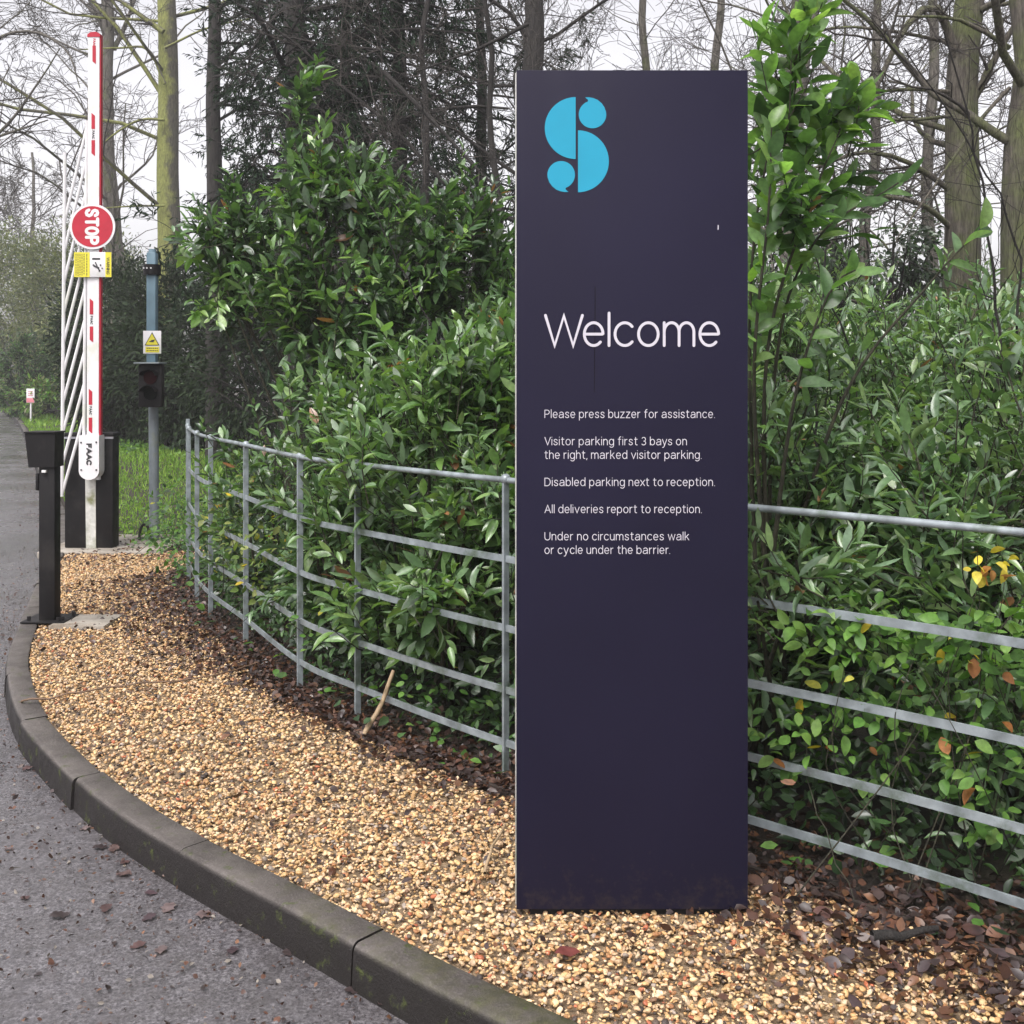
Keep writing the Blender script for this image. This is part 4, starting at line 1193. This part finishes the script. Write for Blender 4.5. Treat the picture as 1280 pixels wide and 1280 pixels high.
# left
bare_tree('tall moss green trunk behind the signal post', b_(214, 32), tp_(201, 32, 24), .39, LV3, BARK_MOSS, t0=.22, group=WOOD, wob=.03,
          extra=[([px(204, 40, 31.5), px(170, 15, 31.5), px(120, -20, 31.5)], .05 * 1.7, .02 * 1.7), ([px(206, 105, 31.5), px(185, 62, 31.5), px(150, 60, 31.5), px(100, 62, 31.5)], .03 * 1.7, .01 * 1.7),
                 ([px(206, 257, 31.5), px(160, 258, 31.5), px(110, 262, 31.5)], .035, .012), ([px(206, 150, 31.5), px(175, 150, 31.5), px(140, 170, 31.5), px(105, 205, 31.5)], .025 * 1.7, .01 * 1.7),
                 ([px(206, 60, 31.5), px(260, 35, 31.5), px(330, 20, 31.5)], .04, .012)])
bare_tree('pale forked bare tree between the barrier arm and the moss green trunk', b_(150, 38), tp_(128, 38, 20), .36, LV, BARK_GREY, t0=.2, group=WOOD, wob=.08,
          extra=[([px(142, 62, 38), px(130, 30, 38), px(108, -10, 38)], .12, .06), ([px(142, 62, 38), px(155, 35, 38), px(170, -5, 38)], .1, .05), ([px(140, 90, 38), px(118, 72, 38), px(90, 60, 38), px(40, 35, 38)], .06, .02)])
bare_tree('bare tree at the left edge reaching twigs over the road', b_(-110, 22), tp_(-80, 22, 12), .2, LV, BARK_GREY, t0=.2, group=WOOD,
          extra=[([px(-90, 230, 22), px(0, 165, 22), px(50, 100, 22), px(75, 60, 22)], .05, .012), ([px(-90, 200, 22), px(0, 170, 22), px(60, 150, 22)], .05, .012), ([px(-80, 90, 22), px(20, 40, 22), px(80, 60, 22), px(100, 110, 22)], .05, .01)])
bare_tree('bare tree beyond the barrier skirt, low over the road', b_(45, 66), tp_(40, 66, 15), .2, LV, BARK_GREY, t0=.15, group=WOOD)
bare_tree('straggly bare thicket tree left of the sign top', b_(600, 11), tp_(590, 11, 7), .05, LV, BARK_DARK, t0=.12, group=WOOD,
          extra=[([px(480, 90, 10), px(540, 150, 9.8), px(600, 215, 9.6), px(650, 260, 9.5)], .022, .008), ([px(660, 30, 10), px(600, 60, 9.9), px(520, 90, 9.8)], .02, .006)])
bare_tree('bare thicket tree between the fir trunks and the sign', b_(520, 13), tp_(545, 13, 8), .06, LV, BARK_DARK, t0=.12, group=WOOD)

# ------------------------------------------------------------------ dark evergreens with hanging sprays
def evergreen(label, base, top, r, nb, length, t0, dens, group=None, m=BARK_DARK, pal=None, sag=-.06, t1=.97, name='fir_tree', spray=.115, az=None, azv=math.pi):
    o = thing(name, (base[0], base[1], 0), label, 'tree', group)
    P = trunk_path(base, top, 14, .03)
    R = r * np.linspace(1, .3, 14)
    S = catmull(P, .25); RS = np.interp(np.linspace(0, 1, len(S)), np.linspace(0, 1, 14), R)
    G().tubes(S, RS, 12).build('trunk', m, o, sharp=0)
    gb, gl = G(), G()
    plen = np.linalg.norm(np.diff(P, axis=0), axis=1).sum()
    P1, R1 = grow(P[None], R[None], nb, t0, 82, length / plen, 9, sag, .10, t1, .3, .33, az, azv)
    P1, R1 = cull(P1, R1)
    gb.tubes(P1, np.maximum(R1, .006), 5)
    P2, R2 = grow(P1, R1, 9, .15, 55, .38, 6, sag * .8, .14)
    P2, R2 = cull(P2, R2)
    gb.tubes(P2, np.maximum(R2, .003), 3)
    P3, R3 = grow(P2, R2, 5, .1, 50, .45, 4, sag * 2.2, .18)
    P3, R3 = cull(P3, R3)
    gb.tubes(P3, np.maximum(R3, .002), 3)
    n = len(P3)
    pal = pal if pal is not None else np.array([(.010, .022, .012), (.016, .034, .017), (.022, .044, .022), (.012, .018, .013)])
    for k in range(dens):
        f = rng.uniform(0, 3, n); i = np.minimum(f.astype(int), 2); w = (f - i)[:, None]
        q = P3[np.arange(n), i] * (1 - w) + P3[np.arange(n), i + 1] * w
        d = unit(unit(P3[:, -1] - P3[:, 0]) + rng.normal(0, .45, (n, 3)) + np.array([0, 0, -.5]))
        L = spray * rng.uniform(.5, 1.3, n)
        put_leaves(gl, q, d, rng.normal(0, 1, (n, 3)), L, L * .16, pick(pal, n, .3), 'low')
    gb.build('limbs', BARK_DARK, o, sharp=0)
    gl.build('foliage', M_NEEDLE, o, sharp=0)
FIR = 'dark evergreens behind the hedge'
evergreen('dark drooping fir with a broad trunk above the big laurel', b_(368, 17), tp_(362, 17, 14), .26, 96, 3.0, .19, 15, FIR, az=.3, azv=2.2)
evergreen('dark fir filling the gap beside the moss green trunk', b_(268, 21), tp_(272, 21, 15), .2, 58, 2.7, .14, 14, FIR, az=.1, azv=1.35)
evergreen('slim dark fir midway between the big laurel top and the sign', b_(505, 18), tp_(490, 18, 13), .17, 58, 2.6, .14, 12, FIR)
evergreen('slimmer dark fir rising directly behind the big laurel', b_(432, 20), tp_(428, 20, 14), .14, 58, 2.6, .14, 12, FIR)
evergreen('most distant dark fir, close against the left edge of the sign', b_(590, 21), tp_(600, 21, 13), .15, 50, 2.8, .15, 10, FIR)

# rounded masses further off
def mass(name, label, lobes, n, L, pal, base, m=None, wr=.5, stems=4, group=None, cat='tree'):
    o = thing(name, (base[0], base[1], 0), label, cat, group)
    gl, gst = G(), G()
    vol = np.array([np.prod(l[1]) ** .67 for l in lobes]); vol /= vol.sum()
    for (c, r), v in zip(lobes, vol):
        k = int(n * v)
        # clumps give an uneven outline and gaps
        nc = max(8, k // 60)
        cp, cd = lobe_points(c, r, nc, .55, -.4, .02)
        w = rng.integers(0, len(cp), k)
        p = cp[w] + rng.normal(0, 1, (k, 3)) * np.array(r) * .11
        d = unit(cd[w] + rng.normal(0, .6, (k, 3)) + np.array([0, 0, -.15]))
        tone = rng.uniform(.6, 1.35, len(cp))[w][:, None]
        LL = L * rng.uniform(.5, 1.3, k)
        put_leaves(gl, p, d, unit(rng.normal(0, .6, (k, 3)) + np.array([0, -.4, .9])), LL, LL * wr, pick(pal, k) * tone, 'low')
        for q in cp[:: max(1, len(cp) // (10 * stems))]:
            b0 = np.array([base[0] + rng.normal(0, .15), base[1] + rng.normal(0, .15), -.05])
            S = catmull([b0, (b0 * .4 + q * .6) + rng.normal(0, .15, 3), q], .3)
            gst.tubes(S, np.linspace(.05, .008, len(S)), 5)
    gl.build('foliage' if cat == 'tree' else 'leaves', m or M_LAUREL, o, sharp=0)
    gst.build('branches', BARK_DARK, o, sharp=0)
DK = np.array([(.014, .024, .013), (.02, .034, .016), (.028, .046, .02)])
OL = np.array([(.085, .10, .045), (.11, .125, .055), (.14, .15, .075), (.06, .085, .04)])
YEW = 'dark yews beyond the grass'
mass('yew_tree', 'dark yew behind the barrier arm and signal post', [E(-10.2, 28, 2.2, 1.3, 1.2, 2.2), E(-9.2, 27, 1.6, 1.0, 1.0, 1.5)], 16000, .17, DK, (-10.0, 28) , M_NEEDLE, group=YEW, wr=.3)
mass('yew_tree', 'dark yew between the signal post and the big laurel', [E(-7.9, 25.5, 2.1, 1.4, 1.2, 2.2), E(-6.6, 24, 1.7, 1.4, 1.0, 1.8)], 18000, .16, DK, (-7.4, 25) , M_NEEDLE, group=YEW, wr=.3)
mass('yew_tree', 'dark yew in the deep shade behind the big laurel', [E(-4.4, 20, 1.9, 1.6, 1.2, 1.9), E(-2.2, 19, 2.0, 1.8, 1.2, 2.0), E(-.2, 19, 1.8, 1.5, 1.2, 1.8)], 14000, .14, DK, (-2.6, 20) , M_NEEDLE, group=YEW, wr=.3)
mass('holly_tree', 'dark ivy clad round holly behind the arching limbs', [E(5.0, 15.5, 3.4, 1.1, .9, 1.0), E(4.2, 15.8, 2.9, .8, .8, .8)], 4200, .10, np.vstack([DK, G_DARK[:2]]), (4.9, 15.6), wr=.5)
SCR = 'olive scrub trees along the far road'
mass('scrub_tree', 'olive scrub tree behind the small distant road sign', [E(-25.5, 56, 4.6, 3.4, 2.5, 4.4)], 15000, .24, OL, (-26, 62), M_YOUNG, .3, group=SCR)
mass('scrub_tree', 'olive scrub tree just left of the barrier skirt', [E(-20.5, 52, 4.6, 3.0, 2.2, 4.0), E(-18.6, 47, 2.0, 2.6, 1.5, 1.8)], 16000, .22, OL, (-20.5, 52), M_YOUNG, .3, group=SCR)
mass('scrub_tree', 'darker scrub tree behind the barrier skirt', [E(-15.8, 44, 3.4, 2.4, 1.8, 3.2)], 14000, .18, np.vstack([OL, DK, DK]), (-15.8, 44), M_YOUNG, .3, group=SCR)
mass('scrub_tree', 'dark leafy shrub at the foot of the far olive trees', [E(-19.0, 43, 1.6, 1.0, .8, 1.6)], 3500, .17, np.vstack([DK, G_DARK]), (-19.0, 43), M_YOUNG, .4, group=SCR)
mass('scrub_tree', 'tall hazy scrub tree at the far left edge', [E(-36, 72, 6.2, 4.5, 3, 5.5)], 12000, .30, OL * 1.1, (-36, 72), M_YOUNG, .3, group=SCR)
mass('scrub_tree', 'low pale green bank of scrub beside the far bend', [E(-19.6, 47, .7, 2.4, 1.2, .8), E(-16.5, 40, .7, 1.8, 1.0, .75)], 5000, .2, np.vstack([OL, BR]), (-19.6, 47), M_YOUNG, .35, group=SCR)
WB = 'grey green thickets closing the view'
mass('thicket_tree', 'grey green thicket far behind the right-hand trunks', [E(9, 26, 2.2, 4.2, 1.5, 2.2)], 5000, .2, np.vstack([OL * .6, G_DARK]), (9, 26), M_YOUNG, .3, group=WB)
mass('thicket_tree', 'grey green thicket far behind the sign', [E(2.5, 27, 2.0, 4.0, 1.5, 2.2)], 5000, .2, np.vstack([OL * .6, G_DARK]), (2.5, 27), M_YOUNG, .3, group=WB)

# ------------------------------------------------------------------ grass, ground cover, litter
def scatter_poly(n, x0, x1, y0, y1, ok):
    p = np.stack([rng.uniform(x0, x1, n), rng.uniform(y0, y1, n)], 1)
    return p[ok(p)]
def kerb_x(y): return np.interp(y, KIN[::-1][np.argsort(KIN[::-1, 1])][:, 1], KIN[::-1][np.argsort(KIN[::-1, 1])][:, 0])
g = G()
ky, kx = KIN[:, 1], KIN[:, 0]
so = np.argsort(ky)
kerbX = lambda y: np.interp(y, ky[so], kx[so])
for n, y0, y1, L in ((26000, 10.9, 18, .075), (30000, 18, 34, .11), (16000, 34, 64, .2)):
    p = np.stack([rng.uniform(-32, -2.2, n * 4), rng.uniform(y0, y1, n * 4)], 1)
    xk = kerbX(p[:, 1])
    lim = np.where(p[:, 1] < 20, xk + 1.0 + (p[:, 1] - 10) * .30, xk + 6)
    p = p[(p[:, 0] > xk + .05) & (p[:, 0] < lim)][:n]
    k = len(p)
    pos = np.hstack([p, np.full((k, 1), -.03)])
    patch = (np.sin(p[:, 0] * 2.1 + p[:, 1]) + np.sin(p[:, 1] * 1.3 - p[:, 0] * .7)) * .25 + rng.normal(0, .3, k)
    pos = pos[patch > -.42]; k = len(pos)
    d = unit(rng.normal(0, .45, (k, 3)) + np.array([0, 0, 1.]))
    LL = L * rng.uniform(.5, 1.2, k)
    put_leaves(g, pos, d, rng.normal(0, 1, (k, 3)), LL, LL * .14, pick(np.array([(.13, .25, .035), (.18, .32, .05), (.22, .33, .06), (.10, .19, .03)]), k), 'low')
tag(g.build('grass', M_GRASS, sharp=0), kind='stuff')
g = G()
for n, cx, cy, sx2, sy2_, L in ((2600, -3.0, 13, .55, 2.2, .06), (2600, -8.5, 25.5, 2.2, 1.5, .11), (1500, -2.9, 10.4, .35, 1.2, .05), (5200, 1.2, 7.5, 2.6, 3.5, .06)):
    p = np.stack([rng.normal(cx, sx2, n), rng.normal(cy, sy2_, n), rng.uniform(.0, .09, n)], 1)
    p = p[(p[:, 0] > kerbX(p[:, 1]) + .6)]
    p = p[~inside(p, BED)]
    k = len(p)
    put_leaves(g, p, rng.normal(0, 1, (k, 3)) * np.array([1, 1, .3]), unit(rng.normal(0, .35, (k, 3)) + np.array([0, -.2, 1])), L * rng.uniform(.5, 1.2, k), L * .8 * rng.uniform(.5, 1, k), pick(np.vstack([G_DARK, BR]), k), 'low')
tag(g.build('ground_ivy', M_YOUNG, sharp=0), kind='stuff')

# dark-toned undergrowth added to deepen the shade at the hedge foot
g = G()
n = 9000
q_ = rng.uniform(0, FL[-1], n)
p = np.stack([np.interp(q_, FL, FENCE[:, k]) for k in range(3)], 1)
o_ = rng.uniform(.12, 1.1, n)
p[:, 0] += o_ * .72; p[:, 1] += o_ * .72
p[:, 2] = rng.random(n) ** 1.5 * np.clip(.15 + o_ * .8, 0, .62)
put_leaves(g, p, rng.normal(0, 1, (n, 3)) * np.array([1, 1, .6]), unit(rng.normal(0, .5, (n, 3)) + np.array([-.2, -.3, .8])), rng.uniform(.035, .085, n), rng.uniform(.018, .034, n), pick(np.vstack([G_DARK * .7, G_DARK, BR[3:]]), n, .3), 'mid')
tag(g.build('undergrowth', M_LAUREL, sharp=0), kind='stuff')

# dead leaves
BROWN = np.array([(.045, .022, .016), (.065, .03, .02), (.09, .04, .025), (.035, .022, .02), (.13, .06, .03), (.05, .035, .035)])
def curled(n, pos, L, pal, g, z=.012, proto='low', wr=.65):
    d = rng.normal(0, 1, (n, 3)) * np.array([1, 1, .35])
    nr = unit(rng.normal(0, .55, (n, 3)) + np.array([0, 0, 1.]))
    q = np.hstack([pos[:, :2], (z + rng.random(n) * .02)[:, None] if np.ndim(z) == 0 else z[:, None]])
    put_leaves(g, q, d, nr, L, L * wr * rng.uniform(.7, 1.2, n), pick(pal, n, .25), proto)
g = G()
s_ = rng.uniform(0, FL[-1], 15000)
fp = np.stack([np.interp(s_, FL, FENCE[:, k]) for k in range(3)], 1)
off_ = np.abs(rng.normal(0, .22, len(fp))) * np.where(rng.random(len(fp)) < .68, -1, 1)
wide = np.clip((fp[:, 1] - 5.5) / 3, 0, 1.3) + np.clip((4.0 - fp[:, 1]) / .8, 0, 1) * .35
off_ = np.where((off_ < 0) & (fp[:, 1] < 6.2) & (fp[:, 1] > 3.9), off_ * .5, off_)
fp[:, 0] += (off_ * (1 + wide)) * .72; fp[:, 1] += (off_ * (1 + wide)) * .72
fp = fp[inside(fp, np.vstack([KIN[:, :2], [(250, 300), (250, 0)]]))]
curled(len(fp), fp, rng.uniform(.014, .046, len(fp)), BROWN * .8, g, -.008)
p = bed_points(2.0, 10, 45)
curled(len(p), p, rng.uniform(.012, .045, len(p)), BROWN, g, .006)
p = np.stack([rng.uniform(-4, -2.5, 900), rng.normal(10.4, .6, 900)], 1)
curled(len(p), p, rng.uniform(.02, .05, len(p)), BROWN, g, -.004)
p = np.stack([rng.uniform(.7, 2.2, 700), rng.uniform(2.2, 3.4, 700)], 1)
p = p[(p[:, 0] * .75 + p[:, 1] > 3.65)]
curled(len(p), p, rng.uniform(.02, .055, len(p)), BROWN, g, .004)
p = np.stack([rng.uniform(.75, 1.9, 170), rng.uniform(2.0, 3.5, 170)], 1)
p = p[(p[:, 0] * .75 + p[:, 1] > 3.5)]
put_leaves(g, np.hstack([p, rng.uniform(.0, .02, (len(p), 1))]), rng.normal(0, 1, (len(p), 3)) * np.array([1, 1, .25]), unit(rng.normal(0, .45, (len(p), 3)) + np.array([0, 0, 1])), rng.uniform(.04, .075, len(p)), rng.uniform(.024, .045, len(p)), pick(np.array([(.05, .026, .024), (.07, .033, .028), (.04, .026, .028), (.10, .048, .03)]), len(p), .3), 'fine')
tag(g.build('leaf_litter', M_LITTER, sharp=0), kind='stuff')
# crumbs of leaf and grit along the kerb on the road
g = G()
i_ = rng.integers(0, len(KERB) - 1, 15000)
i_ = i_[(KERB[i_][:, 1] < 24) & (KERB[i_][:, 0] < 2.5)]
q = KERB[i_] - KN[i_] * (.02 + np.abs(rng.normal(0, .28, (len(i_), 1)))) + rng.normal(0, .04, (len(i_), 3))
curled(len(q), q, rng.uniform(.005, .022, len(q)), np.vstack([BROWN, [(.16, .14, .12)], [(.10, .085, .08)]]), g, ROADZ + .003)
p = np.stack([rng.uniform(-4, 0, 15000), rng.uniform(1.9, 9, 15000)], 1)
p = p[~inside(p, np.vstack([KERB[:, :2], [(250, 300), (250, 0)]]))]
curled(len(p), p, rng.uniform(.005, .02, len(p)) * (1 + .8 * (rng.random(len(p)) < .06)), np.vstack([BROWN, BROWN * .5, [(.16, .14, .12)]]), g, ROADZ + .003)
tag(g.build('road_litter', M_LITTER, sharp=0), kind='stuff')

# larger single leaves on the tarmac and gravel
LEAFP = leaf_proto(6, .25, .25)
def single_leaf(p, L, z, colr, yaw, label, group=None, lobed=True):
    V, F = leaf_proto(8, .22, .12)
    V = V.copy()
    if lobed:
        V[:, 1] *= 1 + .35 * np.sin(V[:, 0] * 22 + 1)
    V[:, 2] += .06 * np.sin(V[:, 0] * 7) + .05 * rng.normal(0, 1, len(V))
    V = V * np.array([L, L * .68, L * .5])
    c_, s2 = math.cos(yaw), math.sin(yaw)
    W = np.stack([V[:, 0] * c_ - V[:, 1] * s2, V[:, 0] * s2 + V[:, 1] * c_, V[:, 2] - V[:, 2].min()], 1) + np.array([p[0], p[1], z])
    o = G().add(W, F, np.tile(np.array(colr) * rng.uniform(.8, 1.2), (len(W), 1))).build('fallen_leaf', M_LITTER, sharp=0)
    return tag(o, label, 'leaf', group)
road_leaves = [(115, 1035), (115, 1063), (17, 1063), (148, 1058), (180, 1118), (217, 1131), (243, 1147), (183, 1180), (135, 1133), (35, 1126), (60, 1150), (290, 1195), (355, 1190), (430, 1240), (470, 1255), (150, 1082), (165, 1095), (200, 1195), (85, 980), (40, 960), (195, 1145)]
for q in road_leaves:
    single_leaf(gnd(q[0], q[1], ROADZ), random.uniform(.035, .07), ROADZ + .003, random.choice([(.08, .05, .045), (.06, .032, .03), (.11, .08, .078), (.04, .028, .028), (.05, .03, .035)]), random.uniform(0, 6.28), 'small brown dead leaf lying on the wet tarmac', 'dead leaves scattered on the tarmac')
single_leaf(gnd(693, 1196), .075, .006, (.13, .035, .03), .2, 'red brown oval leaf on the gravel in front of the sign', None, False)
single_leaf(gnd(478, 1255, ROADZ), .055, ROADZ + .003, (.24, .07, .03), 1.2, 'orange leaf on the tarmac close to the mossy kerb')
single_leaf(px(985, 975, 3.55), .075, px(985, 985, 3.55)[2], (.32, .17, .11), 1.3, 'pale brown leaf caught in the lower rails right of the sign', None, False)

def stick(name, label, pts, r0, r1, m=M_TWIG):
    S = catmull([np.array(p, float) for p in pts], .05)
    S[1:-1] += rng.normal(0, .004, S[1:-1].shape)
    tag(G().tubes(S, np.linspace(r0, r1, len(S)), 7).build(name, m, sharp=0), label, 'twig')
a0 = gnd(455, 918); a1 = px(492, 838, a0[1] + .12)
stick('broken_stick', 'pale broken stick leaning against the lowest rails left of the sign', [a0, (a0 + a1) / 2 + np.array([.02, 0, .0]), a1], .013, .009)
kk = [gnd(22, 890, -.1), gnd(28, 876, .02), gnd(60, 872, .03), gnd(150, 858, .035), gnd(250, 848, .03), gnd(322, 828, .03)]
stick('bramble_runner', 'thin dry runner trailing across the kerb onto gravel', kk, .0055, .0035, mat('brown_runner', (.13, .08, .05), .7, var=.3))
stick('twig', 'thin curved twig on the gravel beside the sign foot', [gnd(606, 1092, .03), gnd(615, 1060, .03), gnd(632, 1030, .04)], .006, .004)
stick('bark_piece', 'dark rotten branch piece among leaves at the lower right', [gnd(1090, 1170, .03), gnd(1130, 1166, .035), gnd(1172, 1160, .03)], .016, .008, BARK_DARK)
stick('creeper_stem', 'long thin dry stem hanging through the railing right of the sign', [px(1005, 905, 3.75), px(1010, 975, 3.62), px(1030, 1040, 3.5), px(1068, 1125, 3.3)], .0022, .0018, M_STEM)

# thin bare saplings rising through the hedge
def sapling(label, pts, r):
    o = thing('bare_sapling', (pts[0][0], pts[0][1], 0), label, 'sapling')
    S = catmull([np.array(p, float) for p in pts], .1)
    S[1:-1] += rng.normal(0, .006, S[1:-1].shape)
    G().tubes(S, np.linspace(r, r * .3, len(S)), 6).build('stem', BARK_DARK, o, sharp=0)
    k = np.linspace(0, len(S) - 1, 10).astype(int)
    P1, R1 = grow(S[k][None], np.linspace(r, r * .3, 10)[None], 9, .25, 48, .28, 7, .03, .16, rk=.6)
    P2, R2 = grow(P1, R1, 4, .2, 45, .4, 5, .02, .2)
    G().tubes(P1, np.maximum(R1, .0016), 4).tubes(P2, np.maximum(R2, .0012), 3).build('twigs', BARK_DARK, o, sharp=0)
sapling('thin dark sapling standing in the hedge near the right edge', [(2.05, 4.75, 0), px(1252, 560, 4.7), px(1240, 330, 4.65), px(1222, 190, 4.6), px(1180, 40, 4.5)], .011)
sapling('thin dark sapling crossing the hedge midway right of the sign', [(1.75, 5.0, 0), px(1075, 560, 4.95), px(1062, 430, 4.9), px(1040, 380, 4.85), px(1010, 300, 4.8)], .010)
sapling('thin dark sapling leaning right in the hedge beside the laurel sapling', [(1.45, 5.1, 0), px(1020, 480, 5.0), px(1030, 350, 5.0), px(1050, 220, 4.95), px(1110, 120, 4.9)], .009)
sapling('thin bent sapling leaning left in front of the ridged trunk', [(2.5, 5.3, 0), px(1275, 480, 5.2), px(1270, 300, 5.1), px(1205, 170, 5.0), px(1130, 60, 4.9)], .010)
sapling('thin bare sapling leaning across the gap left of the sign', [(-.6, 7.0, 0), px(560, 500, 6.9), px(500, 330, 6.8), px(430, 200, 6.7)], .010)

# thin mist added to lift the dark tones and fade the distance
h = NT('fade_mist')
h.t.nodes.remove(h.b)
v = h.n('ShaderNodeVolumePrincipled')
v.inputs['Color'].default_value = (.95, .95, .97, 1)
v.inputs['Density'].default_value = HAZE
v.inputs['Anisotropy'].default_value = .2
h.l(v.outputs[0], h.t.nodes['Material Output'].inputs['Volume'])
hz = G().box((-90, -14, -1.13), (60, 140, 25)).build('haze', h.m, None, smooth=False)
hz['kind'] = 'stuff'
